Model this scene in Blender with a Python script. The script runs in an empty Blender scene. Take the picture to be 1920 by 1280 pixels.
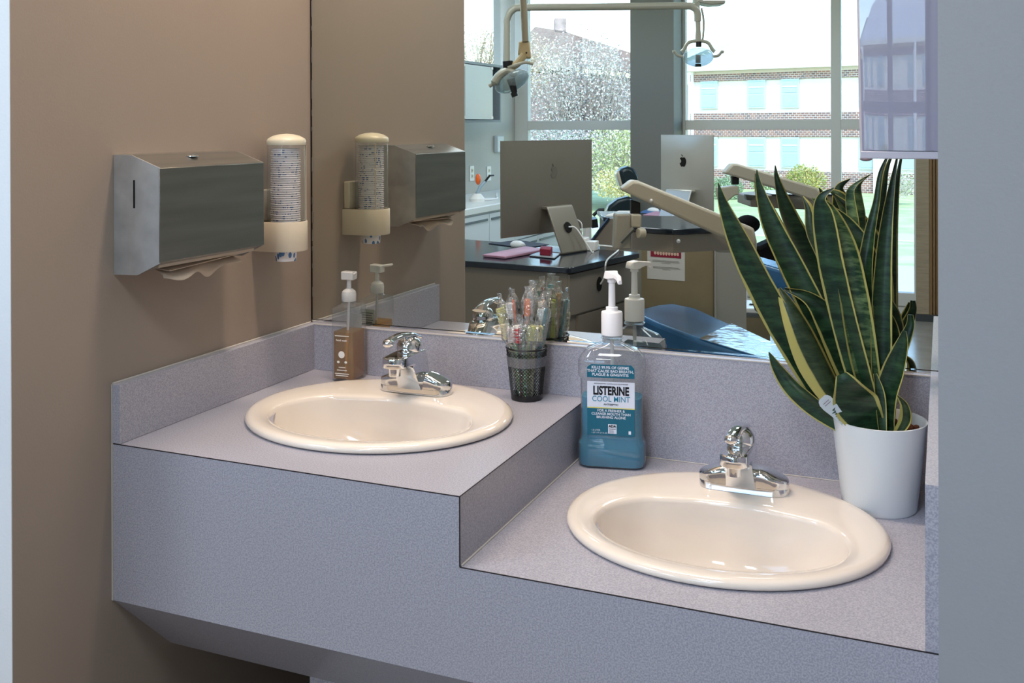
import bpy, bmesh, math, random
from mathutils import Vector, Matrix
import numpy as np
random.seed(7)
PI = math.pi
scene = bpy.context.scene
COL = scene.collection

# ------------------------------------------------------------------ camera, world, sun, area lights, exposure
CAM = np.array([1.32203, -1.96432, 1.44399])
RT = np.array([0.92155017, 0.38824823, -0.00293083])
UP = np.array([0.00175142, 0.00339161, 0.99999271])
FW = np.array([-0.38825534, 0.92154859, -0.00244556])
FPX, HY = 1920.3, 241.5            # focal length and horizon row, in pixels of the 1920x1280 frame
YM = -0.0022                       # reflecting plane of the wall mirror

cd = bpy.data.cameras.new('camera')
cam = bpy.data.objects.new('camera', cd); COL.objects.link(cam)
cam.matrix_world = Matrix([[RT[0], UP[0], -FW[0], CAM[0]], [RT[1], UP[1], -FW[1], CAM[1]], [RT[2], UP[2], -FW[2], CAM[2]], [0, 0, 0, 1]])
cd.sensor_width = 36.0; cd.lens = 36.0 * FPX / 1920; cd.shift_y = -(640 - HY) / 1920
cd.clip_start = 0.02; cd.clip_end = 400
scene.camera = cam

scene.view_settings.view_transform = 'Standard'; scene.view_settings.look = 'None'
scene.view_settings.gamma = 1; scene.view_settings.use_curve_mapping = False
scene.view_settings.exposure = 0.0
cy = scene.cycles
cy.max_bounces = 14; cy.diffuse_bounces = 5; cy.glossy_bounces = 6; cy.transmission_bounces = 10; cy.transparent_max_bounces = 24
cy.sample_clamp_indirect = 4.0

wd = bpy.data.worlds.new('world'); scene.world = wd; wd.use_nodes = True
wn = wd.node_tree.nodes; wl = wd.node_tree.links
sky = wn.new('ShaderNodeTexSky'); sky.sky_type = 'NISHITA'; sky.sun_disc = False
sky.sun_elevation = math.radians(48); sky.sun_rotation = math.radians(20); sky.air_density = 1.0; sky.dust_density = 0.25; sky.ozone_density = 3.0
WORLD_STRENGTH = 1.25
wn['Background'].inputs['Strength'].default_value = WORLD_STRENGTH
wl.new(sky.outputs[0], wn['Background'].inputs['Color'])

def light(name, kind, loc, energy, color, size=None, size_y=None, direction=None, portal=False):
    d = bpy.data.lights.new(name, kind); o = bpy.data.objects.new(name, d); COL.objects.link(o)
    o.location = loc; d.energy = energy; d.color = color
    if kind == 'AREA':
        d.shape = 'RECTANGLE'; d.size = size; d.size_y = size_y
        if portal: d.cycles.is_portal = True
    if direction is not None:
        o.rotation_euler = Vector(direction).to_track_quat('-Z', 'Y').to_euler()
    return o
sun = light('sun', 'SUN', (0, 8, 12), 4.8, (1.0, 0.95, 0.86), direction=(-0.35, -0.75, -0.85)); sun.data.angle = 0.01
light('window_portal', 'AREA', (-1.5, -6.36, 1.45), 1, (1, 1, 1), 1.05, 2.7, (0, 1, 0), True)
light('window_portal', 'AREA', (0.26, -6.36, 1.45), 1, (1, 1, 1), 1.78, 2.7, (0, 1, 0), True)
light('window_portal', 'AREA', (-2.2, -4.3, 2.35), 1, (1, 1, 1), 3.2, 0.84, (1, 0, 0), True)
WARM = (1.0, 0.80, 0.62); COOL = (0.86, 0.93, 1.0)
P_WARM, P_COOL = 5.8, 27.0

# ------------------------------------------------------------------ measuring helpers (pixel ray met with a known plane -> world point)
def _ray(u, v): return FW + RT * (u - 960) / FPX - UP * (v - HY) / FPX
def mir(p): return Vector((p[0], 2 * YM - p[1], p[2]))
def onY(u, v, y): d = _ray(u, v); return Vector(CAM + d * (y - CAM[1]) / d[1])
def onX(u, v, x): d = _ray(u, v); return Vector(CAM + d * (x - CAM[0]) / d[0])
def onZ(u, v, z): d = _ray(u, v); return Vector(CAM + d * (z - CAM[2]) / d[2])
def mY(u, v, y): return mir(onY(u, v, 2 * YM - y))
def mX(u, v, x): return mir(onX(u, v, x))
def mZ(u, v, z): return mir(onZ(u, v, z))
def mD(u, v, k): return mir(CAM + _ray(u, v) * k)

# ------------------------------------------------------------------ materials
def lin(c):
    if isinstance(c, str):
        c = [int(c[i:i + 2], 16) / 255 for i in (0, 2, 4)]
    return tuple(x / 12.92 if x <= 0.04045 else ((x + 0.055) / 1.055) ** 2.4 for x in c)
MATS = {}
def mat(name, color, rough=0.5, metal=0.0, spec=0.5, noise=None, bump=None, trans=0.0, ior=1.45, coat=0.0, emit=None, estr=0.0, sheen=0.0, aniso=0.0):
    """noise=(scale, amount[, stretch]) varies the colour, bump=(scale, strength) adds relief"""
    if name in MATS: return MATS[name]
    m = bpy.data.materials.new(name); m.use_nodes = True; nt = m.node_tree; b = nt.nodes['Principled BSDF']
    c = lin(color)
    b.inputs['Base Color'].default_value = (*c, 1); b.inputs['Roughness'].default_value = rough; b.inputs['Metallic'].default_value = metal
    b.inputs['Specular IOR Level'].default_value = spec; b.inputs['IOR'].default_value = ior
    b.inputs['Transmission Weight'].default_value = trans; b.inputs['Coat Weight'].default_value = coat; b.inputs['Coat Roughness'].default_value = 0.03
    if emit: b.inputs['Emission Color'].default_value = (*lin(emit), 1); b.inputs['Emission Strength'].default_value = estr
    tc = nt.nodes.new('ShaderNodeTexCoord')
    def nz(scale, stretch=None, detail=3):
        n = nt.nodes.new('ShaderNodeTexNoise'); n.inputs['Scale'].default_value = scale; n.inputs['Detail'].default_value = detail
        if stretch:
            mp = nt.nodes.new('ShaderNodeMapping'); mp.inputs['Scale'].default_value = stretch
            nt.links.new(tc.outputs['Object'], mp.inputs[0]); nt.links.new(mp.outputs[0], n.inputs[0])
        else: nt.links.new(tc.outputs['Object'], n.inputs[0])
        return n
    if noise:
        n = nz(noise[0], noise[2] if len(noise) > 2 else None)
        mx = nt.nodes.new('ShaderNodeMix'); mx.data_type = 'RGBA'; a = noise[1]
        mx.inputs[6].default_value = (*[x * (1 - a) for x in c], 1); mx.inputs[7].default_value = (*[min(1, x * (1 + a)) for x in c], 1)
        rp = nt.nodes.new('ShaderNodeMapRange'); rp.inputs[1].default_value = 0.3; rp.inputs[2].default_value = 0.7
        nt.links.new(n.outputs[0], rp.inputs[0]); nt.links.new(rp.outputs[0], mx.inputs[0]); nt.links.new(mx.outputs[2], b.inputs['Base Color'])
    if bump:
        n = nz(bump[0]); bp = nt.nodes.new('ShaderNodeBump'); bp.inputs['Strength'].default_value = bump[1]; bp.inputs['Distance'].default_value = bump[2] if len(bump) > 2 else 0.001
        nt.links.new(n.outputs[0], bp.inputs['Height']); nt.links.new(bp.outputs[0], b.inputs['Normal'])
    MATS[name] = m; return m

def clear(name, tint, gloss=1.0, rough=0.02, haze=0.0, ior=1.45, bump=None, hazecol='ffffff'):
    """thin clear sheet: tinted see-through with a Fresnel reflection, optional milky haze"""
    if name in MATS: return MATS[name]
    m = bpy.data.materials.new(name); m.use_nodes = True; nt = m.node_tree; nd = nt.nodes; nd.remove(nd['Principled BSDF'])
    out = nd['Material Output']
    t = nd.new('ShaderNodeBsdfTransparent'); t.inputs[0].default_value = (*lin(tint), 1)
    g = nd.new('ShaderNodeBsdfGlossy'); g.inputs['Roughness'].default_value = rough
    f = nd.new('ShaderNodeLayerWeight'); f.inputs[0].default_value = 0.5
    pw = nd.new('ShaderNodeMath'); pw.operation = 'POWER'; pw.inputs[1].default_value = 5; nt.links.new(f.outputs['Facing'], pw.inputs[0])
    ml = nd.new('ShaderNodeMath'); ml.operation = 'MULTIPLY_ADD'; ml.inputs[1].default_value = 0.8 * gloss; ml.inputs[2].default_value = 0.05 * gloss; ml.use_clamp = True
    nt.links.new(pw.outputs[0], ml.inputs[0])
    src = t
    if haze:
        d = nd.new('ShaderNodeBsdfDiffuse'); d.inputs[0].default_value = (*lin(hazecol), 1)
        mh = nd.new('ShaderNodeMixShader'); mh.inputs[0].default_value = haze
        nt.links.new(t.outputs[0], mh.inputs[1]); nt.links.new(d.outputs[0], mh.inputs[2]); src = mh
    mx = nd.new('ShaderNodeMixShader'); nt.links.new(ml.outputs[0], mx.inputs[0]); nt.links.new(src.outputs[0], mx.inputs[1]); nt.links.new(g.outputs[0], mx.inputs[2])
    nt.links.new(mx.outputs[0], out.inputs[0])
    if bump:
        tc = nd.new('ShaderNodeTexCoord'); n = nd.new('ShaderNodeTexNoise'); n.inputs['Scale'].default_value = bump[0]; bp = nd.new('ShaderNodeBump')
        bp.inputs['Strength'].default_value = bump[1]; bp.inputs['Distance'].default_value = bump[2]
        nt.links.new(tc.outputs['Object'], n.inputs[0]); nt.links.new(n.outputs[0], bp.inputs['Height'])
        nt.links.new(bp.outputs[0], g.inputs['Normal']); nt.links.new(bp.outputs[0], f.inputs['Normal'])
    MATS[name] = m; return m

M_taupe = mat('taupe_paint', '94867b', 0.55, bump=(260, 0.25, 0.0006), noise=(3, 0.02))
M_endpaint = mat('pale_grey_paint', 'dde0e6', 0.6, bump=(220, 0.35, 0.0008))
M_greywall = mat('cool_grey_wall', 'bdb9b1', 0.6, bump=(200, 0.3, 0.0008))
M_ceiling = mat('ceiling_white', 'd8d8d6', 0.9)
M_floor = mat('vinyl_floor', '928a80', 0.22, noise=(5, 0.12), bump=(30, 0.1, 0.001))
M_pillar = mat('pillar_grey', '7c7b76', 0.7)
M_alu = mat('window_frame_aluminium', 'd4d2cd', 0.5)
M_jamb = mat('jamb_tan', 'a3937c', 0.5, noise=(8, 0.1, (1, 1, 12)))
M_wood = mat('stained_wood_strip', '8a6a48', 0.5)
M_chrome = mat('chrome', 'e6e8ea', 0.04, metal=1.0)
M_steel = mat('brushed_steel', 'a8a8a6', 0.3, metal=1.0, noise=(60, 0.12, (1, 0.05, 1)), bump=(400, 0.12, 0.0003))
M_satin_lit = mat('lit_satin_steel_end', 'c4c6c8', 0.5, metal=0.85, noise=(25, 0.12))  # rougher, paler copy of the steel; window glow put into the end colour
M_steel_dk = mat('brushed_steel_door', '8b8984', 0.33, metal=1.0, noise=(60, 0.1, (1, 0.05, 1)))
M_cer = mat('glazed_ceramic', 'e2d7cc', 0.08, spec=0.6, coat=0.4)
M_black = mat('black', '0a0a0a', 0.4)
M_blkmetal = mat('black_wire', '101012', 0.3, spec=0.6)
M_slot = mat('dark_slot', '050505', 0.9)
M_white = mat('white_plastic', 'e9e9ea', 0.35)
M_whitepump = mat('pump_plastic', 'f0ecee', 0.3)
M_cream = mat('cream_plastic', 'cfc2ae', 0.3)
M_ivory = mat('ivory_cap', 'cdc6b2', 0.3)
M_paper = mat('paper', 'e4dcd4', 0.8)
M_towel = mat('paper_towel', 'c2b2a2', 0.9, bump=(300, 0.4, 0.0006))
M_beige = mat('dental_beige', 'b1a999', 0.4)
M_cabbrown = mat('cabinet_taupe_laminate', '837a70', 0.5)
M_cabolive = mat('cabinet_olive_tan', '84765c', 0.55, noise=(6, 0.06))
M_navy = mat('navy_worktop', '161e2c', 0.12, spec=0.8)
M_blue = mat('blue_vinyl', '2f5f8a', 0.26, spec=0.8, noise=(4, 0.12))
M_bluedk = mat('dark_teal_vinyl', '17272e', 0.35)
M_blkfab = mat('black_fabric', '0e0e13', 0.9)
M_imac = mat('anodised_aluminium', '8f887e', 0.4, metal=0.5)
M_imac2 = mat('bright_aluminium', 'c4c0b8', 0.3, metal=0.6)
M_logo = mat('dark_mirror_logo', '202020', 0.1, metal=0.5)
M_logo2 = mat('pale_logo', '8b857d', 0.15, metal=0.5)
M_pink = mat('pink_cover', 'b0849a', 0.5)
M_red = mat('red_box', '8a1f38', 0.5)
M_orange = mat('orange_plastic', 'e8641c', 0.35)
M_pot = mat('white_pot', 'd6dadd', 0.45)
M_soil = mat('potting_soil', '1c130e', 0.95, noise=(90, 0.7), bump=(120, 1.0, 0.006))
M_bark = mat('bark_chip', '6b3a24', 0.9, noise=(60, 0.4))
M_caulk = mat('caulk_line', 'b4afab', 0.6)
M_seam = mat('dark_seam', '241c20', 0.6)
M_clear = clear('clear_plastic', 'f4f6f6', 1.0, 0.03, haze=0.05)
M_wrap = clear('clear_wrapper', 'eef0f0', 3.2, 0.10, haze=0.10, bump=(90, 1.0, 0.012))
M_bottle = clear('clear_bottle', 'eef0f2', 1.2, 0.02, haze=0.06)
M_milky = clear('milky_plastic', 'd8dcdc', 1.0, 0.15, haze=0.62, hazecol='e8e6e4')
M_pane = clear('window_glass', 'f0f3f3', 0.6, 0.0)
M_bluedoor = clear('frosted_door', 'dfe9ec', 0.6, 0.2, haze=0.85, hazecol='cfdbe0')

def laminate():
    m = mat('grey_laminate', '8b8991', 0.33, spec=0.45)
    nt = m.node_tree; b = nt.nodes['Principled BSDF']; tc = nt.nodes.new('ShaderNodeTexCoord')
    n = nt.nodes.new('ShaderNodeTexNoise'); n.inputs['Scale'].default_value = 420; n.inputs['Detail'].default_value = 2
    r = nt.nodes.new('ShaderNodeValToRGB'); e = r.color_ramp.elements
    e[0].position = 0.38; e[0].color = (*lin('92919e'), 1); e[1].position = 0.62; e[1].color = (*lin('adabb5'), 1)
    nt.links.new(tc.outputs['Object'], n.inputs[0]); nt.links.new(n.outputs[0], r.inputs[0]); nt.links.new(r.outputs[0], b.inputs['Base Color'])
    return m
M_lam = laminate()

def tint_liquid(name, color, density):
    m = bpy.data.materials.new(name); m.use_nodes = True; nt = m.node_tree; nd = nt.nodes; nd.remove(nd['Principled BSDF'])
    t = nd.new('ShaderNodeBsdfTransparent'); t.inputs[0].default_value = (*lin(color), 1)
    d = nd.new('ShaderNodeBsdfDiffuse'); d.inputs[0].default_value = (*lin(color), 1)
    g = nd.new('ShaderNodeBsdfGlossy'); g.inputs['Roughness'].default_value = 0.05
    a = nd.new('ShaderNodeMixShader'); a.inputs[0].default_value = density
    f = nd.new('ShaderNodeFresnel'); f.inputs[0].default_value = 1.33; b = nd.new('ShaderNodeMixShader'); d.inputs[0].default_value = (*[min(1, q * 1.3) for q in lin(color)], 1)
    nt.links.new(t.outputs[0], a.inputs[1]); nt.links.new(d.outputs[0], a.inputs[2]); nt.links.new(f.outputs[0], b.inputs[0])
    nt.links.new(a.outputs[0], b.inputs[1]); nt.links.new(g.outputs[0], b.inputs[2]); nt.links.new(b.outputs[0], nd['Material Output'].inputs[0])
    return m
M_teal = tint_liquid('teal_mouthwash', '0892b8', 0.55)
M_amber = tint_liquid('amber_soap', 'f0bc58', 0.16)

# ------------------------------------------------------------------ mesh builder
class MB:
    def __init__(s): s.v = []; s.f = []; s.uv = {}
    def add(s, vs, fs):
        o = len(s.v); s.v += [tuple(p) for p in vs]; s.f += [tuple(i + o for i in f) for f in fs]; return s
    def box(s, a, b):
        x0, x1 = sorted((a[0], b[0])); y0, y1 = sorted((a[1], b[1])); z0, z1 = sorted((a[2], b[2]))
        return s.add([(x0, y0, z0), (x1, y0, z0), (x1, y1, z0), (x0, y1, z0), (x0, y0, z1), (x1, y0, z1), (x1, y1, z1), (x0, y1, z1)],
                     [(0, 3, 2, 1), (4, 5, 6, 7), (0, 1, 5, 4), (1, 2, 6, 5), (2, 3, 7, 6), (3, 0, 4, 7)])
    def prism(s, poly, d):
        """closed polygon (3-D points) swept by vector d"""
        d = Vector(d); n = len(poly); P = [Vector(p) for p in poly]
        return s.add(P + [p + d for p in P], [tuple(range(n))[::-1], tuple(range(n, 2 * n))] + [(i, (i + 1) % n, n + (i + 1) % n, n + i) for i in range(n)])
    def rings(s, R, cap=(True, True), close=True):
        """list of rings, each a list of equally many points"""
        n = len(R[0]); vs = [p for r in R for p in r]; fs = []
        for k in range(len(R) - 1):
            for i in range(n if close else n - 1):
                j = (i + 1) % n; fs.append((k * n + i, k * n + j, (k + 1) * n + j, (k + 1) * n + i))
        if cap[0]: fs.append(tuple(range(n))[::-1])
        if cap[1]: fs.append(tuple(range((len(R) - 1) * n, len(R) * n)))
        return s.add(vs, fs)
    def lathe(s, prof, c=(0, 0, 0), n=32, cap=(True, True), sx=1, sy=1):
        return s.rings([[(c[0] + r * sx * math.cos(2 * PI * i / n), c[1] + r * sy * math.sin(2 * PI * i / n), c[2] + z) for i in range(n)] for r, z in prof], cap)
    def tube(s, path, rad, n=10, cap=(True, True)):
        P = [Vector(p) for p in path]; R = []; prev = None
        if not isinstance(rad, (list, tuple)): rad = [rad] * len(P)
        for i, p in enumerate(P):
            t = (P[min(i + 1, len(P) - 1)] - P[max(i - 1, 0)]).normalized()
            a = prev if prev is not None else (Vector((0, 0, 1)) if abs(t.z) < 0.9 else Vector((1, 0, 0)))
            a = (a - t * a.dot(t)).normalized(); prev = a; b = t.cross(a)
            r = rad[i]; ra, rb = r if isinstance(r, tuple) else (r, r)
            R.append([p + a * ra * math.cos(2 * PI * k / n) + b * rb * math.sin(2 * PI * k / n) for k in range(n)])
        return s.rings(R, cap)
    def sphere(s, c, r, n=20, m=12, sx=1, sy=1, sz=1):
        R = []
        for k in range(m + 1):
            th = -PI / 2 + PI * k / m; rr = max(1e-5, math.cos(th))
            R.append([(c[0] + r * sx * rr * math.cos(2 * PI * i / n), c[1] + r * sy * rr * math.sin(2 * PI * i / n), c[2] + r * sz * math.sin(th)) for i in range(n)])
        return s.rings(R)

def spline(pts, n=8):
    P = [Vector(p) for p in pts]; P = [P[0] * 2 - P[1]] + P + [P[-1] * 2 - P[-2]]; out = []
    for i in range(1, len(P) - 2):
        for k in range(n):
            t = k / n; a, b, c, d = P[i - 1:i + 3]
            out.append(0.5 * ((2 * b) + (c - a) * t + (2 * a - 5 * b + 4 * c - d) * t * t + (3 * b - a - 3 * c + d) * t ** 3))
    out.append(P[-2]); return out

def obj(name, mb, m, parent=None, smooth=True, bevel=0, seg=2, kind=None, label=None, world=False, uvs=None, angle=35):
    me = bpy.data.meshes.new(name); me.from_pydata([tuple(p) for p in mb.v], [], mb.f); me.validate()
    if smooth: me.shade_smooth(); me.set_sharp_from_angle(angle=math.radians(angle))
    if m: me.materials.append(m)
    if uvs:
        ul = me.uv_layers.new(name='UVMap')
        for lp in me.loops: ul.data[lp.index].uv = uvs[lp.vertex_index]
    bmx = bmesh.new(); bmx.from_mesh(me); bmesh.ops.recalc_face_normals(bmx, faces=bmx.faces); bmx.to_mesh(me); bmx.free()
    o = bpy.data.objects.new(name, me); COL.objects.link(o)
    if parent is not None:
        o.parent = parent
        if world: o.matrix_parent_inverse = wmat(parent).inverted()
    if bevel:
        b = o.modifiers.new('bevel', 'BEVEL'); b.width = bevel; b.segments = seg; b.limit_method = 'ANGLE'; b.angle_limit = math.radians(40)
    if kind: o['kind'] = kind
    if label: o['label'] = label
    return o
def wmat(o):
    m = Matrix.Translation(o.location) @ o.rotation_euler.to_matrix().to_4x4()
    return m if o.parent is None else wmat(o.parent) @ o.matrix_parent_inverse @ m
def thing(name, label, cat, loc=(0, 0, 0), rz=0, group=None):
    o = bpy.data.objects.new(name, None); o.empty_display_size = 0.05; COL.objects.link(o)
    o.location = loc; o.rotation_euler = (0, 0, rz); o['label'] = label; o['category'] = cat
    if group: o['group'] = group
    return o
def tag(o, label, cat, group=None):
    o['label'] = label; o['category'] = cat
    if group: o['group'] = group
    return o
def struct(name, mb, m, parent=None, **k):
    o = obj(name, mb, m, parent, **k)
    if parent is None: o['kind'] = 'structure'
    return o
def dup(root, loc, rz=None, label=None):
    r = root.copy(); COL.objects.link(r); r.location = loc
    if rz is not None: r.rotation_euler = (0, 0, rz)
    if label: r['label'] = label
    for ch in list(root.children):
        c = ch.copy(); COL.objects.link(c); c.parent = r
        for g in ch.children:
            d = g.copy(); COL.objects.link(d); d.parent = c
    return r
def text(body, size, m, parent, o, xd, yd, name='lettering', bold=0.0, align='CENTER', ext=0.0001, sx=1.0):
    """flat lettering: origin o, reading direction xd, up direction yd (all in the parent's space)"""
    cu = bpy.data.curves.new(name, 'FONT'); cu.body = body; cu.size = size; cu.align_x = align; cu.align_y = 'CENTER'; cu.offset = bold; cu.extrude = ext
    cu.resolution_u = 4; cu.space_line = 0.95
    tmp = bpy.data.objects.new(name, cu); me = bpy.data.meshes.new_from_object(tmp); me.name = name; bpy.data.objects.remove(tmp); me.materials.clear(); me.materials.append(m)
    t = bpy.data.objects.new(name, me); COL.objects.link(t); t.parent = parent
    xd = Vector(xd).normalized(); yd = Vector(yd); yd = (yd - xd * yd.dot(xd)).normalized(); zd = xd.cross(yd)
    t.matrix_local = Matrix([[xd[0] * sx, yd[0], zd[0], o[0]], [xd[1] * sx, yd[1], zd[1], o[1]], [xd[2] * sx, yd[2], zd[2], o[2]], [0, 0, 0, 1]])
    return t

# ================================================================== THE SETTING
H = 0.90            # upper counter top
ZL = 0.796          # lower counter top
ZB = 0.63           # bottom edge of the front panel
D = 0.607; S = 0.665; R = 1.300; T = 0.0185; BS = 0.1016
CEIL = 2.80; WY = -6.27; LX = -2.12; RX = 3.4
struct('floor', MB().box((LX - 0.3, WY - 0.1, -0.12), (RX + 0.2, 0.25, 0)), M_floor, smooth=False)
struct('ceiling', MB().box((LX - 0.3, WY - 0.3, CEIL), (RX + 0.3, 0.25, CEIL + 0.15)), M_ceiling, smooth=False)
struct('wall_back', MB().box((-0.9, 0.004, 0), (2.0, 0.25, CEIL)), M_taupe, smooth=False)
struct('wall_left', MB().box((-0.9, -0.812, 0), (0, 0.004, CEIL)), M_taupe, smooth=False)
# ends of the two alcove side walls: left pale, right a darker grey
struct('trim_1', MB().box((-0.9, -0.8135, 0), (-0.0005, -0.812, CEIL)), M_endpaint, smooth=False)
struct('wall_right', MB().box((1.3165, -0.80, 0), (2.0, 0.004, CEIL)), mat('right_wall_grey', '94959a', 0.6, bump=(220, 0.35, 0.0008)), smooth=False)
struct('wall_outer_left', MB().box((LX - 0.2, -0.812, 0), (-0.9, -0.5, CEIL)), M_greywall, smooth=False)
struct('wall_outer_right', MB().box((2.0, -0.80, 0), (RX + 0.2, -0.5, CEIL)), M_greywall, smooth=False)
struct('wall_east', MB().box((RX, WY, 0), (RX + 0.2, -0.8, CEIL)), M_greywall, smooth=False)
wl_ = MB().box((LX - 0.2, WY, 0), (LX, -0.812, 1.93)); wl_.box((LX - 0.2, -2.6, 1.93), (LX, -0.812, CEIL)); wl_.box((LX - 0.2, WY - 0.15, 0), (LX, WY, CEIL))
struct('wall_west', wl_, M_greywall, smooth=False)
# clerestory strip of glass above the wall cabinets
w3 = struct('window_3', MB().box((LX - 0.14, -6.2, 1.93), (LX - 0.06, -2.6, 1.96)).box((LX - 0.14, -6.2, 2.74), (LX - 0.06, -2.6, CEIL)).box((LX - 0.14, -4.4, 1.96), (LX - 0.06, -4.35, 2.74)), M_alu, smooth=False)
obj('pane', MB().box((LX - 0.105, -6.2, 1.96), (LX - 0.10, -2.6, 2.74)), M_pane, w3, smooth=False)
# pillar between the two big windows, wall beyond them
struct('wall_pillar', MB().box((-0.995, WY - 0.15, 0), (-0.640, WY + 0.28, CEIL)), M_pillar, smooth=False)
struct('wall_front', MB().box((1.15, WY - 0.15, 0), (RX + 0.2, WY, CEIL)), M_greywall, smooth=False)
def window(n, x0, x1, mulls, fr=0.06):
    f = MB(); y0, y1 = WY - 0.07, WY
    f.box((x0, y0, 0.0), (x1, y1, 0.085)); f.box((x0, y0, 0.085), (x1, y1 + 0.01, 0.185)); f.box((x0, y0, CEIL - 0.06), (x1, y1, CEIL))
    f.box((x0, y0, 0.185), (x0 + fr, y1, CEIL - 0.06)); f.box((x1 - fr * 0.6, y0, 0.185), (x1, y1, CEIL - 0.06))
    w = struct('window_%d' % n, f, M_alu, bevel=0.004)
    for a, b in mulls: obj('mullion', MB().box((a, y0, 0.185), (b, y1 + 0.012, CEIL - 0.06)), M_alu, w, bevel=0.004)
    obj('transom', MB().box((x0 + fr, y0 + 0.005, 1.412), (x1 - fr * 0.6, y1 + 0.008, 1.490)), M_alu, w, bevel=0.004)
    xs = [x0 + fr] + [q for ab in mulls for q in ab] + [x1 - fr * 0.6]
    for i in range(0, len(xs), 2):
        for z0, z1 in ((0.185, 1.412), (1.49, CEIL - 0.06)):
            obj('pane', MB().box((xs[i], WY - 0.04, z0), (xs[i + 1], WY - 0.036, z1)), M_pane, w, smooth=False)
    return w
window(1, -2.12, -0.995, [], fr=0.125)
window(2, -0.640, 1.135, [(0.523, 0.597)], fr=0.028)
tj = struct('trim_2', MB().box((1.133, WY - 0.05, 0.05), (1.225, WY + 0.10, CEIL)), M_jamb, bevel=0.003)
for i in range(3):
    obj('wood_strip', MB().box((1.226 + i * 0.022, WY - 0.05, 0.05), (1.243 + i * 0.022, WY + 0.10 - i * 0.01, CEIL)), M_wood, tj, smooth=False)
struct('baseboard_front', MB().box((1.13, WY, 0), (RX, WY + 0.115, 0.05)), mat('dark_skirting', '3f4246', 0.6), smooth=False)

# ------------------------------------------------------------------ the wall mirror
mr = thing('wall_mirror', 'large frameless wall mirror above both sinks, reflecting the treatment room and windows', 'mirror', (0.66, 0, 1.0))
M_mirror = mat('silvered_glass', 'dcdfd8', 0.0, metal=1.0)
obj('mirror_glass', MB().box((0.004, YM, 1.007), (1.3155, 0.0035, 2.6)), M_mirror, mr, smooth=False, world=True)
obj('bottom_channel', MB().box((0.004, -0.0065, 1.0016), (1.3155, -0.0022, 1.0062)).box((0.004, -0.0065, 1.0062), (1.3155, -0.0052, 1.0085)), M_chrome, mr, smooth=False, world=True)
em = MB(); em.box((0.0002, -0.003, 1.0016), (0.0036, 0.0034, 2.6))
obj('blackened_edge', em, M_black, mr, smooth=False, world=True)
ec = MB(); z = 1.06
while z < 2.55:
    l = random.uniform(0.008, 0.05); ec.box((0.0036, -0.0034, z), (0.0036 + random.uniform(0.0015, 0.0045), YM - 0.0001, z + l)); z += l + random.uniform(0.01, 0.06)
obj('worn_edge_chips', ec, mat('worn_silvering', '8b8680', 0.4, metal=0.4), mr, smooth=False, world=True, kind='stuff')

# ------------------------------------------------------------------ the stepped vanity
van = thing('vanity_counter', 'grey speckled laminate vanity with two stepped counter levels under the mirror', 'vanity', (0.65, -0.3, 0))
SINKS = [(0.343, -0.287, H), (0.993, -0.312, ZL)]
def worktop(x0, x1, y0, y1, z, th, c, a, b):
    angs = sorted([2 * PI * i / 56 for i in range(56)] + [math.atan2(yy - c[1], xx - c[0]) % (2 * PI) for xx in (x0, x1) for yy in (y0, y1)])
    inn, out = [], []
    for t in angs:
        ct, st = math.cos(t), math.sin(t); inn.append((c[0] + a * ct, c[1] + b * st))
        k = min([((x1 if ct > 0 else x0) - c[0]) / ct if abs(ct) > 1e-9 else 1e9, ((y1 if st > 0 else y0) - c[1]) / st if abs(st) > 1e-9 else 1e9])
        out.append((c[0] + k * ct, c[1] + k * st))
    mb = MB()
    R_ = [[(x, y, z) for x, y in out], [(x, y, z) for x, y in inn], [(x, y, z - th) for x, y in inn], [(x, y, z - th) for x, y in out], [(x, y, z) for x, y in out]]
    return mb.rings(R_, (False, False))
obj('worktop', worktop(0.0, S - 0.001, -D + 0.001, -0.0005, H, 0.03, SINKS[0], 0.205, 0.175), M_lam, van, smooth=False, world=True, label='upper worktop left of the step')
obj('worktop', worktop(S + 0.0015, R, -D + 0.001, -0.0005, ZL, 0.03, SINKS[1], 0.205, 0.175), M_lam, van, smooth=False, world=True, label='lower worktop right of the step')
fp = MB().prism([(0, -D, ZB), (R + 0.0155, -D, ZB), (R + 0.0155, -D, ZL), (S, -D, ZL), (S, -D, H), (0, -D, H)], (0, 0.018, 0))
obj('front_panel', MB().prism([(0, -D - 0.0, ZB), (R + 0.0155, -D, ZB), (R + 0.0155, -D, ZL - 0.0012), (S - 0.0012, -D, ZL - 0.0012), (S - 0.0012, -D, H - 0.0012), (0, -D, H - 0.0012)], (0, 0.0009, 0)), M_lam, van, smooth=False, world=True)
obj('front_board', MB().prism([(p[0], p[1] + 0.0011, p[2]) for p in [(0, -D, ZB), (R + 0.015, -D, ZB), (R + 0.015, -D, ZL - 0.031), (S - 0.003, -D, ZL - 0.031), (S - 0.003, -D, H - 0.031), (0, -D, H - 0.031)]], (0, 0.016, 0)), M_seam, van, smooth=False, world=True)
obj('riser_panel', MB().box((S - 0.001, -D + 0.0005, ZL - 0.001), (S, -T, H - 0.001)), M_lam, van, smooth=False, world=True, label='vertical laminate side of the step')
sm = MB().box((0.0, -D - 0.0004, H - 0.0012), (S, -D + 0.001, H + 0.0001)); sm.box((S - 0.0012, -D - 0.0004, ZL), (S + 0.0004, -D + 0.001, H)); sm.box((S, -D - 0.0004, ZL - 0.0012), (R + 0.015, -D + 0.001, ZL + 0.0001)); sm.box((S - 0.0008, -D, H - 0.001), (S + 0.0004, -T, H + 0.0001))
obj('dark_seam', sm, M_seam, van, smooth=False, world=True, label='dark laminate edge line')
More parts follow.
